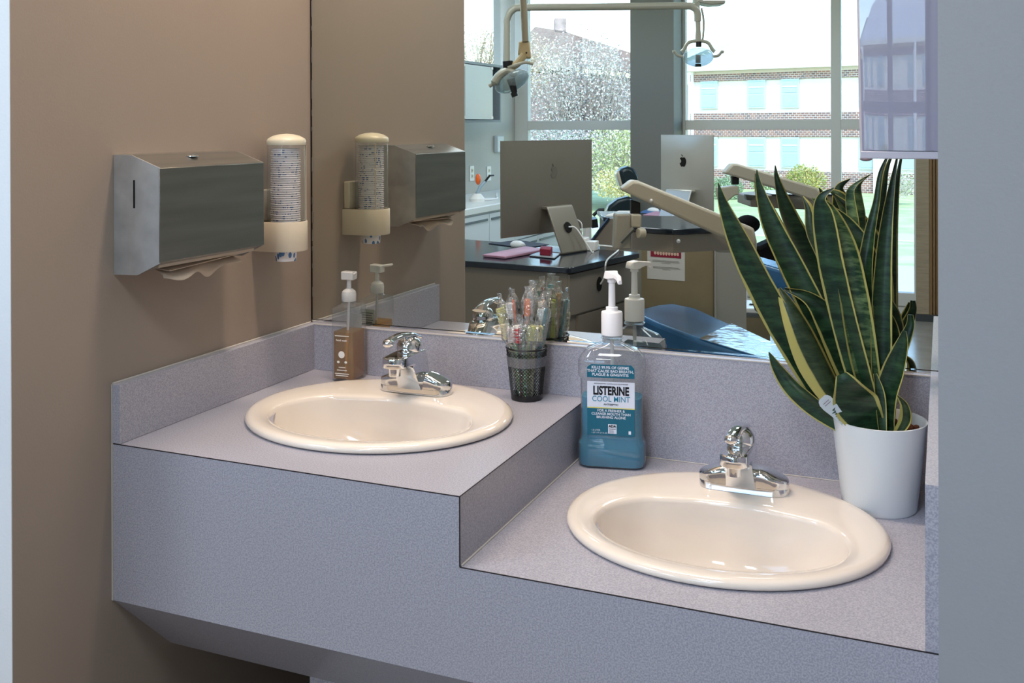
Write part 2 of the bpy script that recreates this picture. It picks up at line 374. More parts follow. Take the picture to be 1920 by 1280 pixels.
obj('backsplash', MB().box((0.0002, -D, H + 0.0004), (T, -0.0005, H + BS)), M_lam, van, smooth=False, world=True, bevel=0.0006, seg=1, label='backsplash along the left wall')
obj('backsplash', MB().box((T + 0.0003, -T, H + 0.0004), (S - 0.001, -0.0008, H + BS)).box((S - 0.001, -T, ZL + 0.0004), (R, -0.0008, H + BS)), M_lam, van, smooth=False, world=True, label='backsplash under the mirror')
obj('end_panel', MB().box((R + 0.0003, -D + 0.0015, ZL), (R + 0.0158, -0.001, H + BS)), M_lam, van, smooth=False, world=True, label='upright laminate end panel by the right wall')
ck = MB().box((S, -D + 0.004, ZL), (S + 0.003, -T, ZL + 0.0018)); ck.box((0.0002, -D - 0.002, ZB), (0.003, -D + 0.0, H)); ck.tube([(0.003, -D, H + BS + 0.001), (0.003, -0.01, H + BS + 0.001)], 0.0026, 6)
ck.box((0.0002, -D - 0.0015, H), (0.0022, -D + 0.001, H + BS)); ck.box((T, -T - 0.0008, H + BS - 0.0012), (R, -T + 0.003, H + BS + 0.0006)); ck.tube([(S, -T - 0.0005, ZL + 0.001), (R, -T - 0.0005, ZL + 0.001)], 0.0012, 5)
obj('caulk', ck, M_caulk, van, smooth=False, world=True, label='pale caulk along the joints')
obj('underside_panel', MB().prism([(0, -D + 0.001, ZB - 0.0005), (0, -0.463, 0.489), (0, -0.463, 0.503), (0, -D + 0.017, ZB)], (R + 0.015, 0, 0)), M_lam, van, smooth=False, world=True, label='sloping laminate panel under the front')
obj('pedestal', MB().box((0.305, -0.463, 0.0), (R + 0.015, -0.02, 0.5)), M_lam, van, smooth=False, world=True, label='recessed base under the counter')
obj('under_board', MB().box((0, -0.463, 0.489), (0.305, -0.01, 0.50)), M_seam, van, smooth=False, world=True)

# ------------------------------------------------------------------ oval sinks and faucets
def sink(c, label):
    t = thing('oval_sink', label, 'sink', c, 0, 'white drop-in oval sinks')
    n = 72; a0, b0 = 0.254, 0.228
    def ring(a, b, dy, z, fl=0.0):
        r = []
        for i in range(n):
            th = 2 * PI * i / n; x = a * math.cos(th); y = b * math.sin(th)
            if fl and y > 0:
                w = max(0.0, 1 - (abs(x) / (a * 0.72)) ** 6); y -= fl * w * (y / b)
            r.append((x, y + dy, z))
        return r
    mb = MB(); R_ = [ring(a0 - 0.008, b0 - 0.008, 0, 0.0), ring(a0, b0, 0, 0.003), ring(a0 + 0.001, b0 + 0.001, 0, 0.008), ring(a0 - 0.002, b0 - 0.002, 0, 0.0125), ring(a0 - 0.008, b0 - 0.008, -0.001, 0.0152), ring(a0 - 0.016, b0 - 0.018, -0.004, 0.016),
          ring(0.225, 0.178, -0.024, 0.0148, 0.006), ring(0.2145, 0.161, -0.033, 0.0138, 0.012), ring(0.2095, 0.154, -0.036, 0.0122, 0.016), ring(0.2025, 0.146, -0.038, 0.0112, 0.018), ring(0.1985, 0.1415, -0.039, 0.0085, 0.018), ring(0.1965, 0.140, -0.039, 0.002, 0.018),
          ring(0.192, 0.138, -0.039, -0.016, 0.014), ring(0.182, 0.130, -0.039, -0.045, 0.009), ring(0.165, 0.117, -0.039, -0.080, 0.004), ring(0.135, 0.096, -0.039, -0.112), ring(0.09, 0.065, -0.039, -0.132), ring(0.045, 0.035, -0.039, -0.138), ring(0.022, 0.022, -0.039, -0.140)]
    mb.rings(R_, (False, False)); obj('basin', mb, M_cer, t, angle=60)
    obj('drain', MB().lathe([(0.024, -0.1395), (0.0235, -0.137), (0.019, -0.1372), (0.017, -0.1405)], (0, -0.039, 0), 24), M_chrome, t)
    obj('sink_bowl_shell', MB().rings([ring(0.2, 0.16, -0.033, -0.001), ring(0.19, 0.145, -0.036, -0.06), ring(0.13, 0.1, -0.038, -0.14), ring(0.03, 0.03, -0.038, -0.155)], (False, True)), M_cer, t, label='unglazed outside of the bowl')
    return t
sink(SINKS[0], 'white oval ceramic sink set in the upper left counter')
sink(SINKS[1], 'white oval ceramic sink set in the lower right counter')

def faucet(loc, label):
    t = thing('faucet', label, 'faucet', loc, 0, 'chrome single-lever faucets')
    WB = 0.0262
    def wid(x): x = abs(x); return WB if x < 0.0515 else math.sqrt(max(1e-7, WB * WB - (x - 0.0515) ** 2))
    bp = []
    for i in range(41):
        x = -0.0776 + 0.1552 * i / 40; w = max(0.0008, wid(x)); bp.append([(x, -w, 0), (x, w, 0), (x, w, 0.0115), (x, w - min(w * .5, 0.002), 0.0135), (x, -w + min(w * .5, 0.002), 0.0135), (x, -w, 0.0115)])
    obj('base_plate', MB().rings(bp), M_chrome, t, angle=40)
    for s in (-1, 1):
        R_ = []
        for x, h in ((0.020, 0.0405), (0.030, 0.0420), (0.034, 0.0415), (0.044, 0.0385), (0.054, 0.0345), (0.064, 0.0305), (0.070, 0.0280), (0.074, 0.0262), (0.0765, 0.0240), (0.0774, 0.0215)):
            w = max(0.001, wid(x) - 0.0004); hh = h - 0.009; R_.append([(s * x, w * 1.0 * c, z) for c, z in ((-1, 0.0105), (1, 0.0105), (1, 0.0105 + (hh - 0.0015) * .62), (0.96, 0.0105 + (hh - 0.0015) * .80), (0.80, h - 0.0022), (0.45, h - 0.0004), (0, h), (-0.45, h - 0.0004), (-0.80, h - 0.0022), (-0.96, 0.0105 + (hh - 0.0015) * .80), (-1, 0.0105 + (hh - 0.0015) * .62))])
        obj('shoulder', MB().rings(R_), M_chrome, t, angle=38)
    # column and spout in one casting, reaching towards the bowl (-y); side profile swept across the width
    side = [(0.024, 0.010), (0.0235, 0.040), (0.020, 0.066), (0.012, 0.080), (-0.004, 0.0885), (-0.030, 0.0905), (-0.060, 0.0905), (-0.092, 0.0895), (-0.1052, 0.0890), (-0.1070, 0.0878), (-0.1076, 0.0862), (-0.1076, 0.0708), (-0.1068, 0.0694), (-0.1045, 0.0686), (-0.086, 0.0680), (-0.070, 0.0640), (-0.056, 0.0550), (-0.044, 0.0400), (-0.034, 0.0220), (-0.0285, 0.0100)]
    w0 = 0.0235; R_ = []
    for i in range(17):
        f = -1 + 2 * i / 16; f = math.copysign(1 - (1 - abs(f)) ** 1.6, f); x = w0 * f; k = 1 - math.sqrt(max(0, 1 - f * f)); e = max(0, abs(f) - 0.86) / 0.14
        row = []
        for y, z in side:
            yy = y + (0.020 * k * min(1, max(0, (-y - 0.05) / 0.04)) if y < -0.05 else 0) - (0.016 * k * (1 if y > 0.0 else 0)); zz = z - (0.0022 * e if z > 0.08 else -0.0012 * e if 0.02 < z < 0.075 and y < -0.04 else 0)
            zz = zz - (0.003 if z > 0.06 else 0)
            row.append((x * (1.0 if z > 0.03 else 1.0 + (0.03 - z) * 4), yy, zz))
        R_.append(row)
    obj('spout', MB().rings(R_), M_chrome, t, angle=32)
    obj('aerator', MB().lathe([(0.0105, 0.049), (0.0118, 0.050), (0.0118, 0.066), (0.0125, 0.069)], (0, -0.087, 0), 24), M_chrome, t)
    obj('collar_ring', MB().lathe([(0.0225, 0.0), (0.0222, 0.006), (0.019, 0.012)], (0, -0.026, 0.072), 28), M_chrome, t)
    obj('lever_ball', MB().sphere((0, -0.029, 0.0945), 0.0248, 30, 20, 1, 1, 0.96), M_chrome, t)
    path = spline([(0, -0.006, 0.1100), (0, -0.028, 0.1185), (0, -0.058, 0.1225), (0, -0.090, 0.1225), (0, -0.112, 0.1195)], 5); N = len(path) - 1
    rad = [(0.0040 + 0.0012 * math.sin(PI * i / N), 0.0175 - 0.0085 * (i / N) ** 0.7) for i in range(N + 1)]
    lv = obj('lever', MB().tube(path, rad, 18), M_chrome, t, angle=60)
    obj('lever_tip', MB().sphere((0, -0.112, 0.1172), 0.0098, 20, 12, 1.15, 1.1, 0.88), M_chrome, lv)
    return t
faucet((0.348, -0.150, H + 0.0150), 'chrome single-lever faucet on the upper left sink')
faucet((0.999, -0.160, ZL + 0.0150), 'chrome single-lever faucet on the lower right sink')

# ------------------------------------------------------------------ paper towel dispenser on the left wall
ya, yb = -0.3151, -0.6014
pt = thing('paper_towel_dispenser', 'stainless steel folded paper towel dispenser on the left wall', 'dispenser', (0, (ya + yb) / 2, 1.19))
prof = [(0.0005, 1.190), (0.0005, 1.397), (0.041, 1.3965), (0.1015, 1.3755), (0.1015, 1.2140), (0.052, 1.1915)]
def sl(p, y): return [(x, y, z) for x, z in p]
hs = MB()
# housing: two ends, top, back; open underneath
obj('end_plate', MB().prism(sl(prof, yb), (0, 0.0015, 0)), M_satin_lit, pt, smooth=False, world=True); obj('end_plate', MB().prism(sl(prof, ya), (0, -0.0015, 0)), M_satin_lit, pt, smooth=False, world=True)
for p, q in ((0, 1), (1, 2), (2, 3)):
    (x0, z0), (x1, z1) = prof[p], prof[q]; dx, dz = x1 - x0, z1 - z0; l = math.hypot(dx, dz); nx, nz = dz / l * -0.0012, dx / l * 0.0012
    hs.prism([(x0, yb + 0.0015, z0), (x1, yb + 0.0015, z1), (x1 + nx * -1 if p == 0 else x1 + nx, yb + 0.0015, z1 - nz), (x0 + nx * -1 if p == 0 else x0 + nx, yb + 0.0015, z0 - nz)], (0, ya - yb - 0.003, 0))
obj('housing', hs, M_steel, pt, smooth=False, world=True)
obj('door', MB().box((0.1002, yb - 0.0006, 1.2150), (0.1026, ya + 0.0006, 1.3750)), M_steel_dk, pt, world=True, bevel=0.0009, label='smooth steel front door')
obj('door_lip', MB().prism([(0.1010, yb + 0.002, 1.2152), (0.068, yb + 0.002, 1.1995), (0.068, yb + 0.002, 1.2005), (0.1010, yb + 0.002, 1.2165)], (0, ya - yb - 0.004, 0)), M_steel, pt, smooth=False, world=True)
obj('sight_slot', MB().box((0.0445, yb - 0.0006, 1.306), (0.0480, yb + 0.0002, 1.354)), M_slot, pt, smooth=False, world=True)
lk = obj('lock', MB().lathe([(0.0115, 0), (0.0115, 0.002), (0.0095, 0.0035), (0.0045, 0.0040)], (0.060, -0.470, 1.3905), 24), M_chrome, pt, world=True)
obj('lock_centre', MB().box((0.0545, -0.474, 1.3940), (0.0655, -0.466, 1.3955)), M_chrome, lk, smooth=False, world=True)
obj('inner_stack', MB().box((0.012, yb + 0.012, 1.2040), (0.088, ya - 0.012, 1.33)), M_towel, pt, smooth=False, world=True, label='folded towels inside')
# the towel hanging out, a thing of its own
def tw_sheet():
    mb = MB(); n = 24; rows = []
    for j, f in enumerate((0, 0.33, 0.66, 1.0)):
        row = []
        for i in range(n + 1):
            s_ = i / n; y = -0.560 + s_ * 0.205
            dip = 0.012 * math.exp(-((s_ - 0.18) / 0.16) ** 2) + 0.020 * math.exp(-((s_ - 0.62) / 0.14) ** 2) + 0.004
            x = 0.052 + 0.030 * math.sin(f * 1.5) + 0.010 * f * math.sin(s_ * 7)
            row.append((x, y - 0.010 * f, 1.1985 - f * dip * 1.0 - 0.006 * f))
        rows.append(row)
    mb.rings(rows, (False, False), close=False); return mb
tw = obj('paper_towel', tw_sheet(), M_towel)
tag(tw, 'tan paper towel hanging out of the steel dispenser slot', 'paper towel')
sd = tw.modifiers.new('thick', 'SOLIDIFY'); sd.thickness = 0.0012
obj('folded_edge', MB().prism([(0.052, -0.568, 1.199), (0.083, -0.556, 1.194), (0.085, -0.340, 1.2035), (0.060, -0.335, 1.2045)], (0, 0, 0.0012)), M_towel, tw, smooth=False)

# ------------------------------------------------------------------ paper cup dispenser
cdx, cdy = 0.0565, -0.1755
cdp = thing('cup_dispenser', 'cream and clear plastic cup dispenser on the left wall beside the mirror', 'dispenser', (0, cdy, 1.185))
def D_ring(r, z, x0=0.0006, n=24):
    pts = [(x0, cdy - r, z)] + [(cdx + r * math.sin(PI * k / n), cdy - r * math.cos(PI * k / n), z) for k in range(n + 1)] + [(x0, cdy + r, z)]
    return pts
ro, ri = 0.0425, 0.0395
hl = MB().rings([D_ring(ro, 1.187), D_ring(ro + 0.0008, 1.189), D_ring(ro + 0.0008, 1.2465), D_ring(ro, 1.248), D_ring(ri, 1.248, 0.004), D_ring(ri, 1.190, 0.004)], (False, False))
hl.rings([D_ring(ro, 1.187), [(cdx + 0.026 * math.cos(-PI / 2 - 0.0 + 2 * PI * k / 27), cdy + 0.026 * math.sin(-PI / 2 + 2 * PI * k / 27), 1.187) for k in range(27)]], (False, False))
obj('holder', hl, M_cream, cdp, world=True, angle=40)
obj('wall_bracket', MB().prism([(0.0004, cdy - 0.036, 1.248), (0.0004, cdy + 0.036, 1.248), (0.016, cdy + 0.036, 1.248), (0.016, cdy - 0.036, 1.248)], (0, 0, 0.065)), M_cream, cdp, world=True, bevel=0.002)
tb = MB().lathe([(0.0398, 1.240), (0.0394, 1.407)], (cdx, cdy, 0), 40, (False, False))
obj('clear_tube', tb, M_clear, cdp, world=True)
obj('tube_rib', MB().box((cdx + 0.026, cdy + 0.0285, 1.248), (cdx + 0.029, cdy + 0.0300, 1.405)), M_cream, cdp, smooth=False, world=True)
obj('dome_cap', MB().lathe([(0.0402, 1.4065), (0.0408, 1.4085), (0.0408, 1.4150), (0.0385, 1.4195), (0.028, 1.4255), (0.014, 1.4290), (0.002, 1.4300)], (cdx, cdy, 0), 40, (False, True)), M_ivory, cdp, world=True)
M_cup = mat('printed_paper_cup', 'e6e3e6', 0.6)
nt = M_cup.node_tree; b_ = nt.nodes['Principled BSDF']; tc = nt.nodes.new('ShaderNodeTexCoord'); mp = nt.nodes.new('ShaderNodeMapping'); mp.inputs['Scale'].default_value = (1.0, 1.0, 0.55); mp.inputs['Rotation'].default_value = (0.5, 0.3, 0.4)
vo = nt.nodes.new('ShaderNodeTexVoronoi'); vo.inputs['Scale'].default_value = 105; vo.inputs['Randomness'].default_value = 0.7
rp = nt.nodes.new('ShaderNodeValToRGB'); rp.color_ramp.interpolation = 'CONSTANT'; e = rp.color_ramp.elements; e[0].color = (*lin('4f78ac'), 1); e[1].position = 0.42; e[1].color = (*lin('e6e3e6'), 1)
nt.links.new(tc.outputs['Object'], mp.inputs[0]); nt.links.new(mp.outputs[0], vo.inputs[0]); nt.links.new(vo.outputs['Distance'], rp.inputs[0]); nt.links.new(rp.outputs[0], b_.inputs['Base Color'])
M_cup.node_tree.nodes['Principled BSDF'].inputs['Subsurface Weight'].default_value = 0.0
cupm = MB().lathe([(0.0205, 0.0), (0.0212, 0.0), (0.0268, 0.0545), (0.0264, 0.0545), (0.0200, 0.003)], (0, 0, 0), 28, (True, True))
cup0 = obj('paper_cup', cupm, M_cup); cup0.location = (cdx - 0.002, cdy, 1.165)
cup_rim = obj('rim', MB().lathe([(0.0266, 0.0545), (0.0300, 0.0548), (0.0306, 0.0553), (0.0306, 0.0563), (0.0300, 0.0568), (0.0264, 0.0566)], (0, 0, 0), 28, (False, False)), mat('cup_rim_white', 'eee8ea', 0.5), cup0)
tag(cup0, 'lowest paper cup with blue leaf print hanging below the cream holder', 'paper cup', 'paper cups stacked in the clear tube')
for k in range(1, 40):
    c = dup(cup0, (0, 0, 0)); c.location = (cdx - 0.002 + random.uniform(-0.0006, 0.0006), cdy + random.uniform(-0.0006, 0.0006), 1.165 + k * 0.00455); c.rotation_euler = (0, 0, random.uniform(0, 6))
    c['label'] = 'white paper cup nested in the stack inside the clear wall dispenser tube'

# ------------------------------------------------------------------ hand soap bottle (lathe-free, rounded box)
def rrect(hx, hy, z, r=0.006, n=5, cx=0, cy=0):
    out = []
    for q, (sx, sy) in enumerate(((1, 1), (-1, 1), (-1, -1), (1, -1))):
        for k in range(n + 1):
            a = q * PI / 2 + (PI / 2) * k / n; out.append((cx + sx * (hx - r) + r * math.cos(a), cy + sy * (hy - r) + r * math.sin(a), z))
    return out
sb = thing('soap_bottle', 'clear rectangular pump bottle of amber hand soap left of the upper faucet', 'soap bottle', (0.137, -0.062, H), 0.05)
hx, hy = 0.0265, 0.031
def slant(ring, z0, k): return [(x, y, z0 + k * (-x)) for x, y, z in ring]
body = MB().rings([rrect(hx - 0.002, hy - 0.002, 0.0), rrect(hx, hy, 0.003), rrect(hx, hy, 0.150), slant(rrect(hx - 0.001, hy - 0.001, 0), 0.158, -0.12), slant(rrect(0.016, 0.016, 0, 0.015), 0.163, 0.0), rrect(0.0125, 0.0125, 0.168, 0.012), rrect(0.0125, 0.0125, 0.175, 0.012)], (True, False))
obj('bottle', body, M_bottle, sb)
obj('liquid', MB().rings([rrect(hx - 0.003, hy - 0.003, 0.006, 0.005), rrect(hx - 0.003, hy - 0.003, 0.105, 0.005)]), M_amber, sb, label='amber liquid soap')
obj('dip_tube', MB().tube([(0, 0, 0.17), (-0.003, 0, 0.10), (-0.008, 0, 0.012)], 0.0028, 8), M_milky, sb)
obj('collar', MB().lathe([(0.0155, 0.168), (0.0160, 0.169), (0.0160, 0.183), (0.0145, 0.189), (0.0085, 0.194), (0.0055, 0.195)], (0, 0, 0), 28), M_milky, sb)
obj('pump_stem', MB().lathe([(0.0052, 0.194), (0.0048, 0.214)], (0, 0, 0), 16), M_milky, sb)
ph = MB().prism([(-0.0145, -0.010, 0.214), (0.0145, -0.010, 0.214), (0.0155, -0.010, 0.231), (-0.0145, -0.010, 0.232)], (0, 0.020, 0)); ph.prism([(0.012, -0.006, 0.226), (0.012, 0.006, 0.226), (0.012, 0.006, 0.2315), (0.012, -0.006, 0.2315)], (0.014, -0.022, 0.0012))
obj('pump_head', ph, M_milky, sb, bevel=0.002)
M_print = mat('white_print', 'ece8e2', 0.6)
obj('round_seal', MB().tube([(-0.001, -hy - 0.0006, 0.058), (-0.001, -hy - 0.0003, 0.058)], 0.0075, 24), M_print, sb)
text('hand wash', 0.0062, M_print, sb, (-0.001, -hy - 0.0006, 0.0885), (1, 0, 0), (0, 0, 1), bold=0.0001)
for z_, w_ in ((0.097, 0.034), (0.030, 0.016), (0.024, 0.024), (0.0165, 0.034), (0.0125, 0.030)):
    obj('print_line', MB().box((-w_ / 2, -hy - 0.0007, z_), (w_ / 2, -hy - 0.0003, z_ + 0.0016)), M_print, sb, smooth=False)
for sx in (-1, 1): obj('print_flower', MB().sphere((sx * 0.009, -hy - 0.0003, 0.042), 0.0034, 10, 6, 1, 0.15, 0.8), M_print, sb)
M_backlabel = mat('back_label', 'a7a7a0', 0.7); obj('back_label', MB().box((-0.024, hy + 0.0003, 0.05), (0.014, hy + 0.0008, 0.135)), M_backlabel, sb, smooth=False)
bl = MB()
for k in range(14): bl.box((-0.021, hy + 0.0009, 0.058 + k * 0.0052), (0.010 - (k * 7 % 5) * 0.001, hy + 0.0011, 0.0598 + k * 0.0052))
obj('back_label_lines', bl, mat('grey_ink', '56544f', 0.8), sb, smooth=False)

# ------------------------------------------------------------------ mouthwash bottle
mw = thing('mouthwash_bottle', 'large clear pump bottle of blue-green mouthwash on the lower counter by the step', 'mouthwash', (0.7350, -0.080, ZL), math.radians(12))
def oct_(hx, hy, z, r=0.016, n=3): return rrect(hx, hy, z, min(r, hy - 0.002), n)
WX, WD = 0.0615, 0.034
prf = [(0.0565, 0.030, 0.0), (0.0625, 0.0345, 0.004), (0.0645, 0.036, 0.012), (0.0645, 0.036, 0.044), (0.0600, 0.0335, 0.052), (0.0590, 0.033, 0.062), (0.0590, 0.033, 0.160), (0.0600, 0.034, 0.168), (0.0635, 0.036, 0.173), (0.0635, 0.036, 0.200), (0.0600, 0.034, 0.208), (0.0480, 0.029, 0.222), (0.0280, 0.022, 0.2310), (0.0185, 0.0185, 0.2350), (0.0180, 0.0180, 0.2480)]
def mring(a, b, z): return rrect(a, b, z, min(a, b) * 0.62 if a > 0.03 else min(a, b) - 0.0005, 5)
obj('bottle', MB().rings([mring(*p) for p in prf], (True, False)), M_bottle, mw, angle=25)
lq = [p for p in prf if p[2] < 0.13] + [(0.0590, 0.033, 0.132)]
obj('liquid', MB().rings([mring(a - 0.0022, b - 0.0022, z + (0.002 if z == 0 else 0)) for a, b, z in lq]), M_teal, mw, angle=25, label='blue-green liquid')
def label_sheet(pts, y, m, name, th=0.0004, label=None):
    return obj(name, MB().prism([(x, y, z) for x, z in pts], (0, th, 0)), m, mw, smooth=False, label=label)
M_lteal = mat('label_teal', '0f6078', 0.35); M_lwhite = mat('label_white', 'dde0ec', 0.4); M_lyel = mat('label_yellow', 'd9cf78', 0.4); M_ink = mat('label_black_ink', '06060c', 0.4); M_linkteal = mat('label_teal_ink', '1f7f9c', 0.4)
YL = -0.0336; Lx0, Lx1 = -0.0440, 0.0455
label_sheet([(Lx0, 0.1735), (Lx1, 0.1735), (Lx1, 0.1920), (Lx1 - 0.006, 0.1985), (Lx0 + 0.008, 0.1985), (Lx0, 0.1925)], -0.0368, M_lteal, 'top_label', label='teal label on the shoulder')
label_sheet([(Lx0, 0.117), (Lx1, 0.117), (Lx1, 0.1655), (Lx0, 0.1655)], YL - 0.0003, M_lwhite, 'main_label', label='white name label')
label_sheet([(Lx0, 0.1150), (Lx1, 0.1150), (Lx1, 0.1170), (Lx0, 0.1170)], YL - 0.0003, M_lyel, 'label_line')
label_sheet([(Lx0, 0.0640), (Lx1, 0.0640), (Lx1, 0.1150), (Lx0, 0.1150)], YL - 0.0003, M_lteal, 'lower_label', label='teal lower label')
X_, Z_ = (1, 0, 0), (0, 0, 1)
text("KILLS 99.9% OF GERMS\nTHAT CAUSE BAD BREATH,\nPLAGUE & GINGIVITIS", 0.0071, M_lwhite, mw, (0, -0.0371, 0.1860), X_, Z_, bold=0.00015)
text('LISTERINE', 0.0222, M_ink, mw, (0.001, YL - 0.0006, 0.1478), X_, Z_, bold=0.0009, sx=0.69)
text('COOL MINT', 0.0148, M_linkteal, mw, (0.001, YL - 0.0006, 0.1325), X_, Z_, bold=0.00005, sx=0.88)
text('ANTISEPTIC', 0.0046, M_ink, mw, (0.001, YL - 0.0006, 0.1225), X_, Z_, bold=0.0001, sx=1.15)
text('ANTIGINGIVITIS / ANTIPLAQUE MOUTHWASH', 0.0031, M_ink, mw, (0.001, YL - 0.0006, 0.1615), X_, Z_)
text("FOR A FRESHER &\nCLEANER MOUTH THAN\nBRUSHING ALONE", 0.0066, M_lwhite, mw, (0.001, YL - 0.0006, 0.1045), X_, Z_, bold=0.0001)
label_sheet([(-0.0045, 0.0680), (0.0115, 0.0680), (0.0115, 0.0855), (-0.0045, 0.0855)], YL - 0.0007, M_lwhite, 'approval_badge')
text('ADA', 0.0066, M_ink, mw, (0.0035, YL - 0.0012, 0.0820), X_, Z_, bold=0.0003)
text('Accepted', 0.0033, M_ink, mw, (0.0035, YL - 0.0012, 0.0770), X_, Z_)
for k in range(3): label_sheet([(-0.003, 0.0695 + k * 0.002), (0.006, 0.0695 + k * 0.002), (0.006, 0.0700 + k * 0.002), (-0.003, 0.0700 + k * 0.002)], YL - 0.0010, M_ink, 'badge_line')
text('1.5 LITER', 0.0042, M_lwhite, mw, (-0.036, YL - 0.0006, 0.0735), X_, Z_, align='LEFT')
text('1 QT 1 PT 2.7 FL OZ', 0.0034, M_lwhite, mw, (-0.036, YL - 0.0006, 0.0685), X_, Z_, align='LEFT')
label_sheet([(0.034, 0.0680), (0.0385, 0.0680), (0.0385, 0.0740), (0.034, 0.0740)], YL - 0.0007, M_lwhite, 'small_mark')
obj('collar', MB().lathe([(0.0195, 0.2480), (0.0205, 0.2490), (0.0205, 0.2900), (0.0195, 0.2925), (0.0125, 0.2945), (0.0115, 0.2960), (0.0115, 0.3010), (0.0075, 0.3015)], (0, 0, 0), 32), M_whitepump, mw)
obj('neck_ring', MB().lathe([(0.0185, 0.2405), (0.0215, 0.2420), (0.0215, 0.2445), (0.0185, 0.2460)], (0, 0, 0), 32), M_bottle, mw)
obj('dip_tube', MB().tube([(0, 0, 0.24), (0.002, 0, 0.12), (0.006, 0, 0.01)], 0.0038, 10), M_milky, mw)
obj('pump_stem', MB().lathe([(0.0068, 0.300), (0.0062, 0.348), (0.0085, 0.3485), (0.0085, 0.356)], (0, 0, 0), 18), M_whitepump, mw)
nd = Vector((0.60, -0.80, 0)); na = math.atan2(nd.y, nd.x) - math.radians(12)
pd = MB(); cs_, sn_ = math.cos(na), math.sin(na)
def rot2(p): return (p[0] * cs_ - p[1] * sn_, p[0] * sn_ + p[1] * cs_, p[2])
pr_ = [[rot2((x, w * q, z0 if s < 0 else z1)) for q, s in ((-1, -1), (1, -1), (0.75, 1), (-0.75, 1))] for x, w, z0, z1 in ((-0.016, 0.010, 0.356, 0.363), (-0.012, 0.0135, 0.355, 0.369), (0.004, 0.0135, 0.355, 0.371), (0.014, 0.0095, 0.357, 0.369), (0.026, 0.0060, 0.359, 0.368), (0.040, 0.0055, 0.357, 0.366), (0.046, 0.0045, 0.350, 0.358))]
pd.rings(pr_); obj('pump_head', pd, M_whitepump, mw, bevel=0.0015)

# ------------------------------------------------------------------ mesh cup and wrapped toothbrushes
pc = thing('mesh_cup', 'black wire mesh pencil cup holding wrapped toothbrushes by the step edge', 'cup', (0.553, -0.067, H))
RB, RTp, HC = 0.0300, 0.0405, 0.103
mesh_ = bpy.data.meshes.new('mesh_wall'); bmx = bmesh.new(); NU, NV = 34, 13; g = []
for j in range(NV * 2 + 1):
    f = j / (NV * 2); z = 0.010 + f * (HC - 0.014); r = RB + (RTp - RB) * (z / HC)
    g.append([bmx.verts.new((r * math.cos(2 * PI * (i + (0.5 if j % 2 else 0)) / NU), r * math.sin(2 * PI * (i + (0.5 if j % 2 else 0)) / NU), z)) for i in range(NU)])
for j in range(0, NV * 2 - 1):
    for i in range(NU):
        if j % 2 == 0: a, b2, c2, d2 = g[j][i], g[j + 1][i], g[j + 2][i], g[j + 1][(i - 1) % NU]
        else: a, b2, c2, d2 = g[j][i], g[j + 1][(i + 1) % NU], g[j + 2][i], g[j + 1][i]
        bmx.faces.new((a, b2, c2, d2))
bmx.to_mesh(mesh_); bmx.free(); mesh_.materials.append(M_blkmetal)
mo = bpy.data.objects.new('mesh_wall', mesh_); COL.objects.link(mo); mo.parent = pc
wf = mo.modifiers.new('wire', 'WIREFRAME'); wf.thickness = 0.0016; wf.use_even_offset = False
obj('rim', MB().tube([(RTp * math.cos(2 * PI * k / 40), RTp * math.sin(2 * PI * k / 40), HC) for k in range(41)], 0.0019, 8), M_blkmetal, pc)
obj('base', MB().lathe([(RB - 0.002, 0), (RB + 0.0012, 0.001), (RB + 0.0018, 0.012), (RB + 0.0004, 0.012), (RB - 0.002, 0.003)], (0, 0, 0), 40), M_blkmetal, pc)
M_tape = clear('tape_band', 'c9ccd2', 1.0, 0.2, haze=0.35, hazecol='9a9aa0')
obj('tape_band', MB().lathe([(RB + (RTp - RB) * 0.66 + 0.0016, 0.068), (RB + (RTp - RB) * 0.85 + 0.0016, 0.088)], (0, 0, 0), 40, (False, False)), M_tape, pc)
def toothbrush(loc, tilt, az, spin, col, bcol, label, ln=0.178):
    t = thing('toothbrush', label, 'toothbrush', loc, 0, 'wrapped toothbrushes in the mesh cup')
    t.rotation_euler = (Matrix.Rotation(az, 3, 'Z') @ Matrix.Rotation(tilt, 3, 'Y') @ Matrix.Rotation(spin, 3, 'Z')).to_euler()
    cm = mat('brush_' + col, col, 0.25)
    pth = [(0, 0, 0), (0, 0, ln * 0.25), (0.001, 0, ln * 0.5), (0, 0, ln * 0.68), (0, 0, ln * 0.78), (0, 0, ln * 0.83), (0, 0, ln * 0.98)]
    obj('handle', MB().tube(pth, [(0.003, 0.0045), (0.004, 0.0065), (0.0045, 0.0075), (0.0035, 0.005), (0.003, 0.0042), (0.0032, 0.0072), (0.003, 0.006)], 10), cm, t)
    bb = MB()
    for k in range(9):
        for q in (-1, 0, 1): bb.box((0.0028, q * 0.0044 - 0.0018, ln * 0.80 + k * 0.0034), (0.0155 + (k % 2) * 0.0008, q * 0.0044 + 0.0018, ln * 0.80 + k * 0.0034 + 0.0026))
    obj('bristles', bb, mat('bristle_' + bcol, bcol, 0.6), t, smooth=False)
    rr = random.Random(hash(label) % 1000 if False else len(label) * 7 + int(abs(tilt) * 1000)); R_ = []
    for z, a, b in ((0.002, 0.0085, 0.0035), (0.02, 0.0095, 0.006), (ln * 0.4, 0.0095, 0.0075), (ln * 0.7, 0.011, 0.0085), (ln * 0.80, 0.0125, 0.0125), (ln * 0.95, 0.0135, 0.0125), (ln + 0.004, 0.0105, 0.006), (ln + 0.012, 0.0075, 0.002), (ln + 0.020, 0.0095, 0.0015)):
        R_.append([(0.004 * (1 if z > ln * 0.75 else 0) + b * math.cos(2 * PI * k / 12) * rr.uniform(0.75, 1.2), a * math.sin(2 * PI * k / 12) * rr.uniform(0.85, 1.15), z) for k in range(12)])
    obj('wrapper', MB().rings(R_, (True, True)), M_wrap, t, angle=20)
    return t
